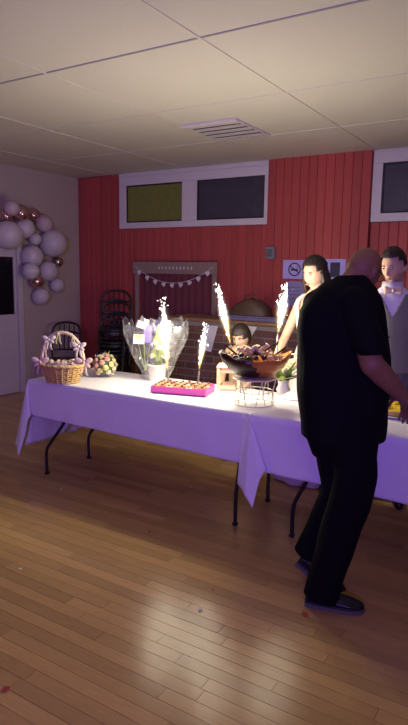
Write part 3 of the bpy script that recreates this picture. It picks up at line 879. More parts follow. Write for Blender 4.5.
# ---- potted flowers and gifts in cellophane
gb = PZ(157, 380.5, CZ)
gf = thing('wrapped_gift_plant', 'white pot of yellow roses and small boxes wrapped in clear cellophane', 'gift', (gb.x, gb.y, CZ+.001), R(31.8))
pot = obj('pot', lathe(bmesh.new(), [(.01, 0), (.055, 0), (.060, .004), (.070, .115), (.074, .117), (.074, .128), (.064, .128), (.058, .10), (.01, .10)], 28), mat('ivory_pot', (.80, .74, .62), .35), gf, True)
for i in range(9):
    a = i*2.4; r = .025+.012*(i % 3)
    loc = Vector((r*math.cos(a)*1.2+.015, r*math.sin(a), .19+.035*(i % 4)))
    bloom(gf, 'yel' if i % 3 else 'ivory', loc, .036, (math.cos(a)*.8, -.7, .9))
    obj('stem', tube(bmesh.new(), [(r*.3*math.cos(a), r*.3*math.sin(a), .10), loc*.96], .003, 6), M_green, gf)
for i in range(12):
    a = i*2.4; leaf(gf, 'l' if i % 3 else 'g', (.012+.01*math.cos(a), .01*math.sin(a), .13+.012*i), .12+.03*(i % 3), (math.cos(a)*.6, math.sin(a)*.4-.15, 1.3))
M_bx = mat('white_gift_card', (.74, .72, .70), .5); M_bxg = mat('lime_label', (.55, .62, .16), .5); M_bxb = mat('violet_foil', (.22, .16, .50), .35)
def gbox(nm, c, sx, sy, sz, m, rz, ry=0):
    return obj(nm, boxm(-sx/2, sx/2, -sy/2, sy/2, -sz/2, sz/2, .003, mtx=Matrix.Translation(c) @ Matrix.Rotation(ry, 4, 'Y') @ Matrix.Rotation(rz, 4, 'Z')), m, gf)
b = gbox('gift_box', (-.145, .0, .325), .085, .05, .075, M_bx, .2, .05); obj('box_label', boxm(-.18, -.11, -.030, -.0265, .335, .362), M_bxg, b)
gbox('gift_box', (-.125, .01, .435), .075, .05, .05, M_bx, .3, .35)
gbox('gift_box', (-.075, .02, .36), .06, .05, .13, M_bxb, -.2, .05)
gbox('gift_box', (-.135, .02, .375), .075, .05, .018, M_gasket, .2, .05)
for k in range(3):
    gbox('support_stick', (-.13+.03*k, .03, .20), .006, .006, .26, M_lime, 0, -.25+.2*k)
# cellophane sleeve
mc = bpy.data.materials.new('clear_cellophane'); mc.use_nodes = True
nt = mc.node_tree; nt.nodes.clear()
out = nt.nodes.new('ShaderNodeOutputMaterial'); mx = nt.nodes.new('ShaderNodeMixShader'); tb = nt.nodes.new('ShaderNodeBsdfTransparent'); gl = nt.nodes.new('ShaderNodeBsdfGlossy'); df = nt.nodes.new('ShaderNodeBsdfTranslucent'); m2 = nt.nodes.new('ShaderNodeMixShader'); m3 = nt.nodes.new('ShaderNodeMixShader'); dff = nt.nodes.new('ShaderNodeBsdfDiffuse')
nz = nt.nodes.new('ShaderNodeTexNoise'); nz.inputs['Scale'].default_value = 9; nz.inputs['Detail'].default_value = 3
mr = nt.nodes.new('ShaderNodeMapRange'); mr.inputs[1].default_value = .4; mr.inputs[2].default_value = .7; mr.inputs[3].default_value = .10; mr.inputs[4].default_value = .42
tb.inputs[0].default_value = (.95, .95, .97, 1); gl.inputs['Color'].default_value = (.8, .8, .85, 1); gl.inputs['Roughness'].default_value = .12
df.inputs['Color'].default_value = (.7, .7, .78, 1); dff.inputs['Color'].default_value = (.7, .7, .78, 1)
nt.links.new(nz.outputs['Fac'], mr.inputs[0]); nt.links.new(mr.outputs[0], mx.inputs[0])
nt.links.new(tb.outputs[0], mx.inputs[1]); nt.links.new(gl.outputs[0], m2.inputs[1]); nt.links.new(df.outputs[0], m3.inputs[1]); nt.links.new(dff.outputs[0], m3.inputs[2]); m3.inputs[0].default_value = .5; nt.links.new(m3.outputs[0], m2.inputs[2]); m2.inputs[0].default_value = .5; nt.links.new(m2.outputs[0], mx.inputs[2]); nt.links.new(mx.outputs[0], out.inputs[0])
bm = bmesh.new(); rings = []
for i in range(26):
    t = i/25; z = .002+.46*t
    rx = .085+.20*(t**.9)*(1 if t < .8 else 1-(t-.8)*.8); ry = .078+.045*t
    rg = []
    for k in range(64):
        a = 2*math.pi*k/64
        f = 1+(.10*noise.noise(Vector((math.cos(a)*3, math.sin(a)*3, t*2)))+.08*noise.noise(Vector((math.cos(a)*9, math.sin(a)*9, t*5))))*min(1, t*3)
        zz = z+(.05*noise.noise(Vector((math.cos(a)*4, math.sin(a)*4, 9)))*t*t*2)
        rg.append(Vector((rx*f*math.cos(a)-.015*t, ry*f*math.sin(a), zz)))
    rings.append(rg)
loft(bm, rings, caps=False)
obj('cellophane_wrap', bm, mc, gf, True)

# ================================================================== CAKE BOWL ON A WIRE STAND
sb = PZ(254, 404, CZ+.004)
dp = Vector((sb.x, sb.y, 0))
ws = thing('wire_cake_stand', 'white wire cake stand with a round ring top under the caramel bowl', 'cake stand', (dp.x, dp.y, CZ+.0055), R(31.8))
M_wire = mat('cream_wire', (.70, .64, .50), .35, .3)
SH = .178
def circ(r, z, n=40): return [Vector((r*math.cos(2*math.pi*i/n), r*math.sin(2*math.pi*i/n), z)) for i in range(n+1)]
obj('base_ring', tube(bmesh.new(), circ(.125, .004), .004, 6), M_wire, ws, True)
obj('top_ring', tube(bmesh.new(), circ(.138, SH-.006), .0045, 6), M_wire, ws, True)
obj('top_plate', lathe(bmesh.new(), [(.004, SH-.004), (.136, SH-.004), (.136, SH), (.004, SH)], 36), mat('cream_plate', (.66, .58, .44), .4), ws)
for k in range(12):
    a0 = 2*math.pi*k/12; a1 = a0+(.26 if k % 2 else -.26)
    obj('wire_strut', tube(bmesh.new(), [(.125*math.cos(a0), .125*math.sin(a0), .004), (.120*math.cos((a0+a1)/2), .120*math.sin((a0+a1)/2), SH/2), (.138*math.cos(a1), .138*math.sin(a1), SH-.008)], .0028, 6), M_wire, ws)
obj('middle_ring', tube(bmesh.new(), circ(.121, SH*.5), .003, 6), M_wire, ws, True)

ck = thing('cream_puff_cake', 'caramel boat-shaped cake bowl heaped with cream puffs and chocolate', 'cake', (dp.x, dp.y, CZ+.0055+SH+.001), R(31.8))
M_nou = mat('glossy_caramel_shell', (.50, .19, .035), .22, var=.45, scale=9, bump=.15, bscale=40)
M_cho = mat('dark_chocolate', (.045, .018, .010), .3, var=.2)
M_puf = mat('golden_puff', (.70, .44, .15), .5, var=.3, scale=40, bump=.25)
M_cre = mat('whipped_cream', (.78, .58, .30), .5, var=.05)
bm = bmesh.new(); rings = []
prof = [(.28, .0), (.52, .012), (.78, .045), (.95, .085), (1.02, .120), (.96, .121), (.88, .085), (.7, .05), (.3, .03)]
for f, z in prof:
    rg = []
    for k in range(48):
        a = 2*math.pi*k/48; c, s = math.cos(a), math.sin(a)
        lift = (abs(c)**3)*.045*(z/.12) if z > .03 else 0
        wav = 1+.05*math.sin(a*6)*(z/.12)
        rg.append(Vector((.225*f*c*wav*(1.02 if c > 0 else 1), .145*f*s*wav, z+lift+.006*math.sin(a*9)*(z/.12))))
    rings.append(rg)
loft(bm, rings); sho = obj('caramel_shell', bm, M_nou, ck, True)
sho.data.materials.append(M_cho)
for p in sho.data.polygons:   # chocolate dipped left half
    if p.center.x+.05*noise.noise(p.center*14) < -.015: p.material_index = 1
rn = random.Random(5)
pufm = bpy.data.meshes.new('cream_puff'); _b = lathe(bmesh.new(), [(.004, -.018), (.018, -.016), (.024, -.004), (.023, .008), (.015, .018), (.004, .021)], 12); _b.to_mesh(pufm); _b.free(); pufm.materials.append(M_puf)
chm = bpy.data.meshes.new('chocolate_ball'); _b = bmesh.new(); bmesh.ops.create_uvsphere(_b, u_segments=12, v_segments=8, radius=.017); _b.to_mesh(chm); _b.free(); chm.materials.append(M_cho)
for me in (pufm, chm):
    for p in me.polygons: p.use_smooth = True
for ix in range(-4, 5):
    for iy in range(-2, 3):
        u, v = ix*.044+rn.uniform(-.008, .008), iy*.046+rn.uniform(-.008, .008)
        if (u/.20)**2+(v/.125)**2 > 1: continue
        hgt = .105+.055*(1-(u/.21)**2-(v/.14)**2)
        chz = rn.random() < .4
        o = obj('chocolate_ball' if chz else 'cream_puff', chm if chz else pufm, None, ck); o.location = (u, v, hgt); o.rotation_euler = (rn.uniform(-.5, .5), rn.uniform(-.5, .5), 0)
for (u, v, z, rz, L) in ((-.02, -.03, .165, .2, .11), (.05, .0, .175, -.3, .12), (-.08, .01, .16, -.2, .08)):
    bmc = bmesh.new(); pts = [Vector((L*(t-.5), 0, .016*math.sin(t*12)+.018*math.sin(t*math.pi))) for t in [i/14 for i in range(15)]]
    tube(bmc, pts, [.006+.010*math.sin(math.pi*i/14) for i in range(15)], 8)
    o = obj('cream_swirl', bmc, M_cre, ck, True); o.location = (u, v, z); o.rotation_euler = (0, 0, rz)
for (u, v, az, L) in ((-.05, -.03, .3, .14), (.02, -.04, -.5, .13), (.07, .0, .9, .15), (-.12, -.02, 2.6, .12), (.12, -.03, .5, .10)):
    o = obj('chocolate_stick', tube(bmesh.new(), [(0, 0, 0), (L*math.cos(az)*.8, 0, L*.55)], .006, 6), M_cho, ck); o.location = (u, v, .145)

# ---- cream wooden crate beside the stand
cb = PZ(226, 390, CZ)
cr = thing('wooden_crate', 'small cream wooden crate with open sides behind the cake', 'crate', (cb.x, cb.y+.05, CZ+.001), R(25))
M_cw = mat('cream_painted_wood', (.72, .56, .34), .6, var=.15)
cs, chh = .075, .165
for sx in (-1, 1):
    for sy in (-1, 1): obj('corner_post', boxm(sx*cs-.012, sx*cs+.012, sy*cs-.012, sy*cs+.012, 0, chh, .002), M_cw, cr)
for z in (.012, chh-.034):
    for s in (-1, 1):
        obj('rail', boxm(-cs+.0125, cs-.0125, s*cs-.008, s*cs+.008, z, z+.026), M_cw, cr)
        obj('rail', boxm(s*cs-.008, s*cs+.008, -cs+.0125, cs-.0125, z, z+.026), M_cw, cr)
obj('crate_floor', boxm(-cs, cs, -cs, cs, .002, .010), M_cw, cr)
obj('crate_lid', boxm(-cs-.014, cs+.014, -cs-.014, cs+.014, chh+.001, chh+.012, .003), M_cw, cr)

# ---- flowers and tulle at the right end of the cake
fbp = PZ(290, 391, CZ+.004)
fl = thing('flower_arrangement', 'pale green and ivory flower arrangement beside the caramel bowl', 'flowers', (fbp.x, fbp.y-.12, CZ+.0056))
obj('vase', lathe(bmesh.new(), [(.01, 0), (.04, 0), (.05, .03), (.035, .07), (.042, .09), (.01, .09)], 20), mat('clear_white_vase', (.7, .68, .62), .2), fl, True)
rn = random.Random(9)
for i in range(26):
    a = rn.uniform(0, 6.28); r = rn.uniform(.02, .10); z = .10+rn.uniform(0, .13)
    bloom(fl, 'ivory' if i % 4 else 'rose', (r*math.cos(a), r*math.sin(a), z), .022, (math.cos(a), math.sin(a), .7))
for i in range(34):
    a = rn.uniform(0, 6.28); leaf(fl, 'l' if i % 2 else 'g', (.02*math.cos(a), .02*math.sin(a), .09+.05*rn.random()), .09+.06*rn.random(), (math.cos(a)*1.2, math.sin(a)*1.2, rn.uniform(-.1, 1.2)))
tu = PZ(295, 399, CZ+.004)
bm = bmesh.new(); rings = []
for i in range(9):
    t = i/8; rg = []
    for k in range(40):
        a = 2*math.pi*k/40; f = 1+.16*noise.noise(Vector((math.cos(a)*3, math.sin(a)*3, t*3)))
        rg.append(Vector((.13*f*math.cos(a)*(1-t*.85), .07*f*math.sin(a)*(1-t*.85), .04*t+.014*noise.noise(Vector((math.cos(a)*4*(1-t), math.sin(a)*4, t*4+2)))*t)))
    rings.append(rg)
loft(bm, rings)
o = obj('tulle_bundle', bm, mat('white_tulle', (.78, .75, .70), .8, bump=.5, bscale=60), None, True); o.location = (tu.x-.02, tu.y, CZ+.006)
tag(o, 'crumpled white tulle lying on the table beside the cake stand', 'tulle')

# ---- yellow tart on a white platter beside the man's hand
tt_ = PZ(400, 414, CZ+.004)
tt_ = PZ(402, 413, CZ+.004)
pt = thing('fruit_tart', 'round yellow fruit tart on a white platter under the man\'s hand', 'tart', (tt_.x, tt_.y, CZ+.0056))
obj('platter', lathe(bmesh.new(), [(.01, 0), (.13, 0), (.175, .012), (.178, .015), (.13, .006), (.01, .006)], 36), mat('white_china', (.8, .78, .72), .25), pt, True)
obj('crust', lathe(bmesh.new(), [(.01, .007), (.125, .007), (.138, .035), (.130, .037), (.122, .03), (.01, .03)], 36), M_puf, pt, True)
obj('filling', lathe(bmesh.new(), [(.01, .031), (.121, .031), (.121, .033), (.06, .036), (.01, .036)], 36), mat('lemon_filling', (.85, .60, .03), .3, var=.25, scale=20), pt, True)
for i, d in enumerate(fib(26)):
    if d.z < 0: continue
    o = obj('fruit_slice', boxm(-.018, .018, -.009, .009, 0, .008, .003), mat('yellow_fruit', (.85, .52, .02), .25), pt); o.location = (d.x*.1, d.y*.1, .036); o.rotation_euler = (0, 0, i)
pt.scale = (1.3, 1.3, 1.1)

# ================================================================== PETALS ON THE FLOOR
M_pr = mat('red_petal', (.45, .03, .03), .6); M_pw = mat('white_petal', (.7, .66, .6), .6)
pet = leaf_mesh('petal', M_pr, .028, .011, .15); petw = leaf_mesh('petal_white', M_pw, .028, .010, .15)
for (px, py, me, lab, sc) in ((307, 617, pet, 'red petal on the floor beside the black shoe', 1.3), (1, 690, pet, 'red petal on the floor at the left picture edge', 1.2),
                          (201, 608, petw, 'white petal on the bare floor in the middle', 1.1), (20, 568, petw, 'white petal on the floor at the far left', 1.0),
                          (213, 591, pet, 'dark red petal right of the white one', .6), (149, 533, pet, 'small dark red petal in the shadow of the table', .9), (199, 511, pet, 'dark red petal near the table edge', 1.0),
                          (192, 487, petw, 'tiny white petal under the left table', .7), (61, 489, petw, 'tiny white petal beside the left table leg', .6)):
    q = PZ(px, py, .003); o = obj('petal', me); o.location = q; o.scale = (sc,)*3; o.rotation_euler = (0, 0, random.uniform(0, 6))
    tag(o, lab, 'petal', 'petals on the floor')

# ================================================================== PEOPLE
def mk_skin(name, c):
    return mat(name, c, .62, var=.10, scale=14, bump=.05, bscale=120, sss=.08)
SK_m = mk_skin('tanned_skin', (.25, .12, .06)); SK_b = mk_skin('fair_skin', (.62, .38, .26)); SK_g = mk_skin('light_skin', (.60, .37, .26)); SK_c = mk_skin('child_skin', (.60, .36, .24))
M_eyew = mat('eye_white', (.75, .73, .70), .25, var=.02); M_iris = mat('dark_iris', (.03, .018, .012), .2); M_lip = mat('lips', (.45, .14, .12), .45); M_brow = mat('dark_brow', (.03, .018, .012), .8)
def g2(a, b, sa, sb): return math.exp(-(a/sa)**2-(b/sb)**2)
def head_pt(d, wide=1.0, fem=False):
    """unit direction -> head surface (x right, y forward, z up), metres; chin at about -.115, crown at +.118"""
    x, y, z = d
    X, Y, Z = x*.076*wide, y*.096, z*.117
    if z < 0:
        X *= 1-.30*abs(z)**1.6*(1.1 if fem else 1)
        if y < 0: Y *= 1-.42*abs(z)**1.2
        else: Y *= 1-.02*abs(z)
    if y > 0: X *= 1-.06*y
    if y > 0:
        f = y**.7
        Y += f*(.024*g2(X, Z+.028, .012, .016)+.012*g2(X, Z+.006, .009, .026))       # nose
        Y -= f*.011*(g2(X-.031, Z-.006, .016, .011)+g2(X+.031, Z-.006, .016, .011))  # eye sockets
        Y += f*.005*g2(X, Z-.028, .045, .010)                                        # brow
        Y += f*.006*g2(X, Z+.062, .020, .009)                                        # lips
        Y -= f*.004*g2(X, Z+.078, .022, .006)
        Y += f*.012*g2(X, Z+.100, .024, .016)                                        # chin
        Y += f*.004*(g2(X-.040, Z+.030, .018, .018)+g2(X+.040, Z+.030, .018, .018))  # cheeks
    return Vector((X, Y, Z))
def sphere_dirs(nu=48, nv=34):
    return [[Vector((math.cos(math.pi*(j/nv-.5))*math.sin(2*math.pi*i/nu), math.cos(math.pi*(j/nv-.5))*math.cos(2*math.pi*i/nu), math.sin(math.pi*(j/nv-.5)))) for i in range(nu)] for j in range(nv+1)]
def add_head(bm, M, **kw):
    rows = sphere_dirs()
    rings = [[M @ head_pt(d, **kw) for d in r] for r in rows[1:-1]]
    loft(bm, rings)
    for s in (-1, 1):   # ears
        w = kw.get('wide', 1)
        rot = M.to_3x3() @ Matrix.Rotation(R(s*18), 3, 'Z')
        ellipsoid(bm, M @ Vector((s*.077*w, -.008, -.010)), .010, .017, .030, rot=rot.normalized(), seg=12, rings_=8)
def hair_cap(M, cond, off, wide=1.0, fem=False, nseed=0, rough=.003):
    bm = bmesh.new(); rows = sphere_dirs(56, 40)
    V = {}
    def gv(j, i):
        i %= 56
        if (j, i) not in V:
            d = rows[j][i]; p = head_pt(d, wide, fem)
            p = p+d*(off(d)+rough*noise.noise(d*9+Vector((nseed, 0, 0))))
            V[(j, i)] = bm.verts.new(M @ p)
        return V[(j, i)]
    for j in range(40):
        for i in range(56):
            d = (rows[j][i]+rows[j+1][(i+1) % 56]).normalized()
            if cond(d):
                vs = [gv(j, i), gv(j, i+1), gv(j+1, i+1), gv(j+1, i)]
                if j == 0 or j == 39:
                    continue
                bm.faces.new(vs)
    return bm
def face_parts(t, M, fem=False, closed=False, wide=1.0):
    for s in (-1, 1):
        c = Vector((s*.031*wide, .079, .006))
        if not closed:
            bm = ellipsoid(bmesh.new(), (0, 0, 0), .0125, .008, .0065, seg=14, rings_=8); bm.transform(M @ Matrix.Translation(c)); e = obj('eye', bm, M_eyew, t, True)
            bm = ellipsoid(bmesh.new(), (0, 0, 0), .0055, .003, .0055, seg=10, rings_=6); bm.transform(M @ Matrix.Translation(c+Vector((0, .0065, -.001)))); obj('iris', bm, M_iris, e, True)
        pts = [M @ (Vector((s*x*wide, y, z))) for x, y, z in ((.016, .0965, .024), (.030, .094, .029), (.046, .083, .024))]
        obj('eyebrow', tube(bmesh.new(), pts, [.0022, .0034, .0015], 6), M_brow, t, True)
        pts = [M @ (Vector((s*x*wide, y, z))) for x, y, z in ((.018, .0885, .0105), (.031, .089, .0135), (.044, .081, .009))]
        obj('lash_line', tube(bmesh.new(), pts, [.001, .002, .001], 6), M_brow, t, True)
    bm = ellipsoid(bmesh.new(), (0, 0, 0), .020, .006, .0065, seg=14, rings_=8); bm.transform(M @ Matrix.Translation((0, .0985, -.063))); obj('lips', bm, M_lip, t, True)
def hand(bm, wrist, dirv, palm_n, side, curl=.5, s=1.0):
    """dirv: wrist->knuckles, palm_n: out of the palm, side +1 right hand, -1 left"""
    d = Vector(dirv).normalized(); n = Vector(palm_n); n = (n-d*n.dot(d)).normalized(); x = d.cross(n)*side   # x: towards the thumb
    w = Vector(wrist)
    loft(bm, [ring(w+d*a*s, x*b*s, n*c*s, 14, .8) for a, b, c in ((-.02, .026, .019), (.01, .029, .018), (.045, .040, .016), (.075, .043, .014), (.092, .040, .011))])
    lens = ((.030, .026, .020, .0095), (.033, .030, .022, .0095), (.031, .027, .021, .009), (.025, .020, .018, .008))
    for i, (a, b, c, r) in enumerate(lens):
        p = w+d*.085*s+x*(.030-.020*i)*s; ang = 0
        for k, L in enumerate((a+.012, b, c)):
            ang += curl*(.45, .8, .6)[k]
            q = p+(d*math.cos(ang)+n*math.sin(ang)+x*(.06-.045*i))*L*s
            capsule(bm, p, r*s*(1-.06*k), q, r*s*(.96-.08*k), 10); p = q
    p = w+d*.025*s+x*.028*s
    for k, (L, r) in enumerate(((.042, .0125), (.032, .0105), (.026, .0095))):
        q = p+(x*(.80-.25*k)+d*(.60+.2*k)+n*(.25+.25*curl*k)).normalized()*L*s
        capsule(bm, p, r*s, q, r*s*.92, 10); p = q
def hd(pxs):  # section helper for silhouettes measured in the picture plane
    pass
def ring_ph(px, py, dep, hw_px, hd_m, n=28, rot=0.0):
    """horizontal ellipse centred on the ray of (px,py) at camera depth dep; half width in pixels, half depth in metres"""
    c = PD(px, py, dep); hw = hw_px*dep/FPX
    a = RH*math.cos(rot)+FH*math.sin(rot); b = -RH*math.sin(rot)+FH*math.cos(rot)
    return ring(c, a*hw, b*hd_m, n, .9)
def head_matrix(c, fwd, roll=0.0, s=1.0):
    f = Vector(fwd).normalized(); r = f.cross(Vector((0, 0, 1))).normalized(); u = r.cross(f)
    m = Matrix(((r.x, f.x, u.x, 0), (r.y, f.y, u.y, 0), (r.z, f.z, u.z, 0), (0, 0, 0, 1)))
    return Matrix.Translation(Vector(c)) @ m @ Matrix.Rotation(roll, 4, 'Y') @ Matrix.Diagonal((s, s, s, 1))

# ------------------------------------------------------------------ the man in black
man_base = PZ(330, 606, 0); man_base.z = 0
man = thing('person', 'person in black short-sleeved shirt and trousers leaning over the table', 'person', man_base)
MI = Matrix.Translation(-man_base)
M_blk = mat('black_cotton', (.0055, .0052, .006), .9, var=.15, scale=20, bump=.15, bscale=90, spec=.1)
M_blkp = mat('black_trouser_cloth', (.004, .004, .005), .9, var=.15, scale=20, bump=.1, bscale=90, spec=.1)
def local(me): me.transform(MI); return me
Hc = PD(363.5, 270.5, 3.02)
HM = head_matrix(Hc, RH*.78+FH*.62+Vector((0, 0, -.42)), R(6), 1.02)
sh_r, el_r, wr_r = PD(358, 310, 2.86), PD(372, 364, 2.74), PD(403, 397, 2.86)
sh_l, el_l, wr_l = PD(350, 306, 3.16), PD(360, 360, 3.24), PD(368, 396, 3.20)
hip_r, kn_r, an_r = PD(352, 432, 2.90), PD(355, 480, 2.80), PD(320, 590, 2.83)
hip_l, kn_l, an_l = PD(336, 432, 3.06), PD(338, 492, 3.06), PD(308, 552, 3.11)
bm = bmesh.new()
add_head(bm, HM, wide=1.06)
capsule(bm, HM @ Vector((0, -.025, -.05)), .072, PD(351, 294, 3.02), .078)        # thick neck
ellipsoid(bm, HM @ Vector((0, -.055, -.075)), .06, .05, .045)                     # nape fold
loft(bm, [ring_ph(px, py, 3.0, w, d) for px, py, w, d in ((342, 440, 36, .15), (343, 400, 38, .16), (343, 350, 38, .16), (343, 318, 35, .15), (346, 298, 27, .13), (351, 285, 16, .09))])
for a, b, c, sd in ((sh_r, el_r, wr_r, 1), (sh_l, el_l, wr_l, -1)):
    capsule(bm, a, .058, b, .056); capsule(bm, b, .056, b.lerp(c, .35), .054); capsule(bm, b.lerp(c, .35), .054, c, .034)
hand(bm, wr_r, (PD(408, 409, 2.93)-wr_r), Vector((0, 0, -1))+FH*.3, 1, .55, 1.05)
hand(bm, wr_l, RH*.5+FH*.3+Vector((0, 0, -.8)), -RH*.3-FH*.2+Vector((0, 0, -.5)), -1, .6, 1.05)
for a, b, c in ((hip_r, kn_r, an_r), (hip_l, kn_l, an_l)):
    capsule(bm, a, .085, b, .060); capsule(bm, b, .058, b.lerp(c, .3), .056); capsule(bm, b.lerp(c, .3), .056, c, .040)
capsule(bm, an_r, .036, an_r+RH*.10+Vector((0, 0, -.05)), .02); capsule(bm, an_l, .034, an_l+RH*.06+Vector((0, 0, -.05)), .02)
obj('body', local(baked(bm, .006, 3)), SK_m, man)
# shirt
bm = bmesh.new()
loft(bm, [ring_ph(px, py, 2.99, w, d) for px, py, w, d in ((342.5, 436, 41.5, .185), (343, 420, 43, .19), (343, 390, 45, .20), (342.5, 355, 46, .20), (341.5, 330, 45, .195), (341.5, 312, 42, .185), (344, 298, 36, .165), (347, 287, 28, .135), (350.5, 279, 18, .10), (352, 275, 13, .085))])
capsule(bm, PD(355, 304, 2.86), .086, PD(368.5, 343, 2.75), .080)
loft(bm, [ring(PD(369, 338, 2.75)+(PD(371, 352, 2.73)-PD(369, 338, 2.75))*t, RH*.079+Vector((0, 0, -.010)), FH*.075, 20) for t in (0, .5, 1)])
capsule(bm, PD(350, 300, 3.16), .078, PD(362, 340, 3.24), .075)
capsule(bm, PD(331, 288, 3.10), .05, PD(318, 305, 3.05), .08)
obj('shirt', local(baked(bm, .008, 5, (.010, 9))), M_blk, man)
# trousers
bm = bmesh.new()
loft(bm, [ring_ph(px, py, 2.98, w, d) for px, py, w, d in ((342, 424, 38, .165), (341, 440, 36, .165), (343, 455, 31, .155))])
def leg_loft(a, b, c, r):
    pts = smoothcurve([a, a.lerp(b, .5), b, b.lerp(c, .5), c], 5); n = len(pts)
    rad = [float(np.interp(i/(n-1), (0, .25, .5, .75, 1), r)) for i in range(n)]
    tube(bm, pts, rad, 20)
leg_loft(hip_r+Vector((0, 0, .02)), kn_r, an_r+Vector((0, 0, -.045)), (.125, .118, .104, .092, .086))
leg_loft(hip_l+Vector((0, 0, .02)), kn_l, an_l+Vector((0, 0, -.02)), (.120, .108, .092, .080, .076))
obj('trousers', local(baked(bm, .008, 5, (.012, 8))), M_blkp, man)
# shoes
def shoe(heel, toe, label_sole, lift=0):
    d = (toe-heel); L = d.length; d.normalize(); s = d.cross(Vector((0, 0, 1))).normalized(); u = s.cross(d)
    bm = bmesh.new()
    secs = ((0, .030, .050), (.04, .038, .085), (.22, .040, .100), (.38, .042, .085), (.55, .048, .060), (.75, .050, .048), (.92, .038, .036), (1.0, .015, .022))
    loft(bm, [[heel+d*L*t+s*w*math.cos(a)*(1 if math.sin(a) < .2 else .8)+u*(h*(.5+.5*math.sin(a))+.014) for a in [2*math.pi*i/18 for i in range(18)]] for t, w, h in secs])
    up = obj('shoe', local(baked(bm, .005, 3)), mat('black_shoe_leather', (.008, .008, .010), .4), man)
    bm = bmesh.new()
    outl = [(-.01, .0), (.0, .034), (.2, .041), (.4, .043), (.6, .050), (.8, .049), (.94, .036), (1.02, .0)]
    lo = [(t, w) for t, w in outl]+[(t, -w) for t, w in outl[-2:0:-1]]
    loft(bm, [[heel+d*L*t+s*w+u*z for t, w in lo] for z in (.001, .018)])
    bm.transform(MI); obj('sole', bm, mat('pale_grey_sole', (.10, .095, .09), .7), up)
shoe(PZ(305, 603, .002), PZ(364, 612, .002), 'near')
hl = PD(297, 563, 3.12); tl_ = PZ(326, 584, .004)
shoe(hl, hl+(tl_-hl).normalized()*.28, 'rear')
# eyeglasses
bm = bmesh.new(); gp2 = [HM @ Vector(v) for v in ((.079, -.01, .012), (.078, .04, .014), (.066, .088, .012))]
tube(bm, gp2, .002, 6); tube(bm, [HM @ Vector((-v[0], v[1], v[2])) for v in ((.079, -.01, .012), (.078, .04, .014), (.066, .088, .012))], .002, 6)
for s in (-1, 1):
    tube(bm, [HM @ Vector((s*.034+.027*math.cos(a), .099, .004+.019*math.sin(a))) for a in [2*math.pi*i/16 for i in range(17)]], .002, 6)
tube(bm, [HM @ Vector((-.008, .104, .008)), HM @ Vector((.008, .104, .008))], .002, 6)
bm.transform(MI); obj('eyeglasses', bm, M_black, man, True)
mm = MI @ HM
face_parts(man, mm, wide=1.06)

# ------------------------------------------------------------------ standing figures behind the table (local frame: y forward, x right)
def torso_sections(h, W, D):
    k = h/1.75
    return [(z*k, w*W*k, d*D*k) for z, w, d in ((.86, .155, .105), (.95, .170, .115), (1.05, .150, .100), (1.14, .142, .100), (1.26, .165, .112), (1.36, .178, .108), (1.42, .165, .092), (1.46, .11, .07), (1.50, .06, .058))]
def standing_body(h, W, D, head_fwd, head_tilt, fem, arms, wide=1.0, hs=1.0):
    k = h/1.75; bm = bmesh.new()
    Hm = head_matrix(Vector((0, .025*k, h-.118*hs)), head_fwd, head_tilt, hs)
    add_head(bm, Hm, wide=wide, fem=fem)
    capsule(bm, Vector((0, -.01, 1.46*k)), .056*k*W, Hm @ Vector((0, -.02, -.055)), .054*k*W)
    loft(bm, [ring((0, 0, z), (w, 0, 0), (0, d, 0), 28) for z, w, d in torso_sections(h, W, D)])
    for s, (el, wr, hdv, pn) in zip((1, -1), arms):
        sh = Vector((s*.175*W*k, 0, 1.405*k)); el = Vector(el)*k; wr = Vector(wr)*k
        capsule(bm, sh, .052*k*W, el, .042*k*W); capsule(bm, el, .042*k*W, el.lerp(wr, .3), .040*k*W); capsule(bm, el.lerp(wr, .3), .040*k*W, wr, .026*k*W)
        hand(bm, wr, hdv, pn, s, .5, k*(.92 if fem else 1))
    for s in (-1, 1):
        capsule(bm, (s*.09*k, 0, .88*k), .085*k*W, (s*.10*k, .01, .50*k), .055*k*W)
        capsule(bm, (s*.10*k, .01, .50*k), .055*k*W, (s*.10*k, -.01, .40*k), .054*k*W)
        capsule(bm, (s*.10*k, -.01, .40*k), .054*k*W, (s*.105*k, -.02, .08*k), .036*k*W)
        capsule(bm, (s*.105*k, -.03, .04*k), .034*k, (s*.12*k, .15*k, .032*k), .028*k)
    return bm, Hm
def rot_of(dirw):  # rotation that brings local +y to the world direction
    return math.atan2(dirw.y, dirw.x)-math.pi/2

# ---- bride
bp_ = PY(315.5, 300, 4.24); 
bf = (-RH*.80-FH*.60)
bride = thing('person', 'person in a white sleeveless gown with dark shoulder-length hair behind the cake', 'person', (bp_.x, bp_.y, 0), rot_of(bf))
hB = 1.715
arms = (((.26, .05, 1.12), (.17, .24, .98), (-.5, .8, -.1), (-.8, -.2, -.4)), ((-.26, .05, 1.12), (-.15, .24, .98), (.5, .8, -.1), (.8, -.2, -.4)))
bm, HB = standing_body(hB, .86, .95, Vector((-.05, .96, -.30)), R(-4), True, arms, .96, .98)
obj('body', baked(bm, .006, 3), SK_b, bride)
face_parts(bride, HB, True, wide=.96)
M_dress = mat('ivory_lace', (.80, .74, .68), .6, var=.08, scale=60, bump=.3, bscale=160)
k = hB/1.75
bm = bmesh.new()
rings = [(.02, .31, .29), (.3, .27, .25), (.6, .22, .20), (.86, .172, .135), (.98, .165, .13), (1.07, .138, .108), (1.15, .140, .112), (1.24, .155, .128), (1.30, .156, .124), (1.335, .150, .112)]
loft(bm, [[Vector((w*k*math.cos(a)*(1+(.05*math.sin(a*11) if z < .8 else 0)), d*k*math.sin(a)*(1+(.05*math.sin(a*11) if z < .8 else 0)), z*k)) for a in [2*math.pi*i/66 for i in range(66)]] for z, w, d in rings])
o = obj('gown', bm, M_dress, bride, True)
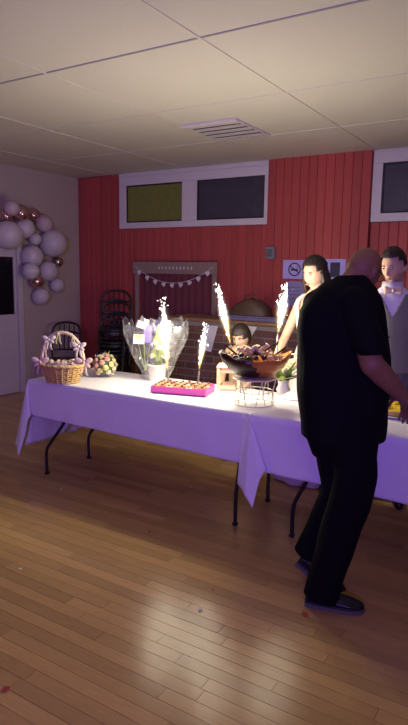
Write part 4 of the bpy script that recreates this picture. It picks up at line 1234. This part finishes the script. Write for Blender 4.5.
for s in (-1, 1):
    obj('shoulder_strap', loft(bmesh.new(), [ring(p, (.020, 0, 0), (0, .006, 0), 10) for p in smoothcurve([(s*.085*k, .108*k, 1.31*k), (s*.095*k, .105*k, 1.40*k), (s*.092*k, .0, 1.475*k), (s*.085*k, -.095*k, 1.40*k), (s*.08*k, -.11*k, 1.30*k)], 4)]), M_dress, o, True)
M_hair = mat('dark_brown_hair', (.022, .012, .009), .45, var=.3, scale=10, stretch=(20, 20, 2), bump=.3, bscale=60)
hb = hair_cap(HB, lambda d: (d.z > .56) or (d.z > -.45 and d.y < .08) or (d.z > .25 and d.y < .5 and abs(d.x) > .6), lambda d: .014+.012*max(0, -d.y)+(.006 if d.z > .3 else 0), .96, True, 3, .005)
hobj = obj('hair', hb, M_hair, bride, True); hobj.modifiers.new('t', 'SOLIDIFY').thickness = .006
bm = bmesh.new()
for i in range(26):   # long locks at the sides and back
    a = R(-98+196*i/25); d = Vector((math.sin(a), -math.cos(a), 0))
    p0 = HB @ (Vector((d.x*.076, d.y*.092, .02))+d*.008); p1 = HB @ (Vector((d.x*.084, d.y*.100, -.06))+d*.010); p2 = HB @ (Vector((d.x*.088, d.y*.104-.004, -.14))+d*.008); p3 = HB @ (Vector((d.x*.080, d.y*.098-.006, -.205+.02*math.sin(i*2.3))))
    tube(bm, smoothcurve([p0, p1, p2, p3], 4), [.012, .014, .016, .017, .018, .018, .018, .017, .016, .015, .012, .009, .004][:13], 7)
obj('hair_lengths', bm, M_hair, hobj, True)
for s in (-1, 1):
    obj('shoe', lathe(bmesh.new(), [(.01, 0), (.04, 0), (.042, .03), (.03, .05), (.01, .055)], 14, c=(s*.11, .06, 0)), M_paper, bride, True)

# ---- groom
gp_0 = PY(391.5, 300, 4.10)
gfw = (-RH*.22-FH*.97)
groom = thing('person', 'person in grey waistcoat, white shirt and beige bow tie behind the table', 'person', (gp_0.x, gp_0.y, 0), rot_of(gfw))
hG = 1.765
arms = (((.26, -.03, 1.12), (.27, .03, .87), (0, .15, -1), (-1, 0, 0)), ((-.26, -.03, 1.12), (-.27, .03, .87), (0, .15, -1), (1, 0, 0)))
bm, HG = standing_body(hG, 1.0, 1.0, Vector((.50, .85, -.24)), R(3), False, arms, 1.0, 1.0)
obj('body', baked(bm, .006, 3), SK_g, groom)
face_parts(groom, HG)
M_hairg = mat('short_dark_hair', (.020, .012, .009), .6, var=.3, scale=60, bump=.5, bscale=200)
hg = hair_cap(HG, lambda d: (d.z > .60) or (d.z > .0 and d.y < .12) or (d.z > -.35 and d.y < -.35) or (d.z > .38 and d.y < .45), lambda d: .006+.016*max(0, d.z)+.005*max(0, d.y)*max(0, d.z), 1.0, False, 8, .004)
hgo = obj('hair', hg, M_hairg, groom, True); hgo.modifiers.new('t', 'SOLIDIFY').thickness = .005
bgm = hair_cap(HG, lambda d: d.y > .05 and d.z < -.30 and d.z > -.97 and not (abs(d.x) < .30 and -.66 < d.z < -.36) and not (d.z > -.42 and abs(d.x) < .5), lambda d: .0018, 1.0, False, 2, .001)
obj('stubble', bgm, mat('brown_stubble', (.44, .26, .18), .8, var=.3, scale=200), groom, True)
k = hG/1.75
M_shirt = mat('white_shirt_cotton', (.74, .72, .78), .7, var=.04); M_vest = mat('grey_wool_waistcoat', (.20, .20, .16), .85, var=.12, scale=60, bump=.2, bscale=300); M_tie = mat('beige_satin', (.62, .45, .34), .4); M_trs = mat('grey_wool_trousers', (.12, .12, .12), .85)
bm = bmesh.new()
loft(bm, [ring((0, 0, z), (w+.008, 0, 0), (0, d+.008, 0), 32) for z, w, d in torso_sections(hG, 1.0, 1.0)[1:-1]]+[ring((0, 0, 1.50*k), (.068, 0, 0), (0, .066, 0), 32)])
for s in (-1, 1):
    sh, el, wr = Vector((s*.175*k, 0, 1.405*k)), Vector((s*.26, -.03, 1.12))*k, Vector((s*.269, .025, .89))*k
    capsule(bm, sh, .064, el, .054); capsule(bm, el, .054, wr, .038)
obj('shirt', baked(bm, .007, 4, (.005, 14)), M_shirt, groom)
cl = obj('collar', loft(bmesh.new(), [ring((0, .006, z), (r, 0, 0), (0, r*.98, 0), 32) for z, r in ((1.475*k, .074), (1.535*k, .068), (1.532*k, .063), (1.47*k, .066))], caps=False), M_shirt, groom, True)
# waistcoat: open V at the front
bm = bmesh.new(); secs = [(z, w, d) for z, w, d in torso_sections(hG, 1.0, 1.0) if .9*k <= z <= 1.47*k]
zs_ = np.linspace(.93*k, 1.455*k, 70); N = 192
sz = [s_[0] for s_ in torso_sections(hG, 1, 1)]; sw = [s_[1] for s_ in torso_sections(hG, 1, 1)]; sd = [s_[2] for s_ in torso_sections(hG, 1, 1)]
VV = {}
def vv(j, i):
    i %= N
    if (j, i) not in VV:
        a = 2*math.pi*i/N+math.pi/2; z = float(zs_[j]); w = float(np.interp(z, sz, sw))+.019; d = float(np.interp(z, sz, sd))+.019
        VV[(j, i)] = bm.verts.new((w*math.cos(a), d*math.sin(a), z))
    return VV[(j, i)]
for j in range(69):
    z = float(zs_[j])/k
    vhalf = max(0, (z-1.30)*.50)      # V-neck half width
    for i in range(N):
        a = 2*math.pi*(i+.5)/N+math.pi/2; w = float(np.interp(zs_[j], sz, sw)); x = w*math.cos(a)
        if math.sin(a) > 0 and abs(x) < vhalf: continue
        if z > 1.33 and abs(math.cos(a)) > .90: continue   # armholes
        bm.faces.new((vv(j, i), vv(j, i+1), vv(j+1, i+1), vv(j+1, i)))
wv = obj('waistcoat', bm, M_vest, groom, True); wv.modifiers.new('t', 'SOLIDIFY').thickness = .006
for i in range(4):
    o = obj('button', lathe(bmesh.new(), [(.001, 0), (.008, 0), (.008, .003), (.001, .004)], 12), M_black, wv); z = (1.17-.065*i)*k; o.location = (.012, float(np.interp(z, sz, sd))+.020, z); o.rotation_euler = (R(-90), 0, 0)
bm = bmesh.new()
for s in (-1, 1):
    loft(bm, [ring((s*x, .085+.004, 1.478*k), (0, 0, hh_), (0, .010, 0), 14) for x, hh_ in ((.004, .012), (.02, .018), (.045, .028), (.058, .026))])
bmesh.ops.create_uvsphere(bm, u_segments=12, v_segments=8, radius=1, matrix=Matrix.Translation((0, .094, 1.478*k)) @ Matrix.Diagonal((.012, .012, .014, 1)))
obj('bow_tie', bm, M_tie, groom, True)
bm = bmesh.new()
loft(bm, [ring((0, 0, z*k), (w, 0, 0), (0, d, 0), 24) for z, w, d in ((.97, .182, .128), (.90, .180, .128), (.82, .165, .12))])
for s in (-1, 1): tube(bm, [(s*.09, 0, .88*k), (s*.10, .01, .5*k), (s*.105, -.02, .05*k)], [.098, .078, .065], 18)
obj('trousers', baked(bm, .009, 4, (.006, 9)), M_trs, groom)
for s in (-1, 1):
    bm = bmesh.new(); capsule(bm, (s*.105, -.04, .042), .042, (s*.12, .17, .034), .033); obj('shoe', bm, M_black, groom, True)

# ---- child
cp_ = PY(242, 340, 4.32)
cfw = (-RH*.55-FH*.80)
child = thing('person', 'small person with dark hair peeking over the cake in front of the counter', 'person', (cp_.x, cp_.y, 0), rot_of(cfw))
hC = 1.165
arms = (((.24, .04, 1.14), (.16, .20, .98), (-.4, .8, .2), (-.8, 0, -.5)), ((-.24, .04, 1.14), (-.16, .20, .98), (.4, .8, .2), (.8, 0, -.5)))
bm, HC = standing_body(hC, .95, .95, Vector((-.1, .93, -.30)), R(4), True, arms, 1.02, .88)
obj('body', baked(bm, .006, 3), SK_c, child)
face_parts(child, HC, True)
hc = hair_cap(HC, lambda d: (d.z > .38) or (d.z > -.6 and d.y < .22) or (d.z > .1 and abs(d.x) > .66), lambda d: .016+.006*max(0, -d.y), 1.02, True, 5, .005)
hco = obj('hair', hc, M_hair, child, True); hco.modifiers.new('t', 'SOLIDIFY').thickness = .006
k = hC/1.75
bm = bmesh.new()
loft(bm, [ring((0, 0, z*k), (w*k, 0, 0), (0, d*k, 0), 32) for z, w, d in ((.45, .34, .30), (.75, .25, .21), (1.02, .165, .125), (1.15, .165, .125), (1.30, .182, .130), (1.40, .185, .118), (1.45, .15, .10), (1.49, .09, .08))])
for s in (-1, 1): capsule(bm, (s*.165*k, 0, 1.40*k), .068*k, (s*.215*k, .02*k, 1.24*k), .062*k)
obj('frock', baked(bm, .008, 4), mat('tan_frock', (.50, .34, .20), .7), child)
for s in (-1, 1):
    bm = bmesh.new(); capsule(bm, (s*.07, -.02, .03), .032, (s*.08, .11, .026), .026); obj('shoe', bm, M_paper, child, True)
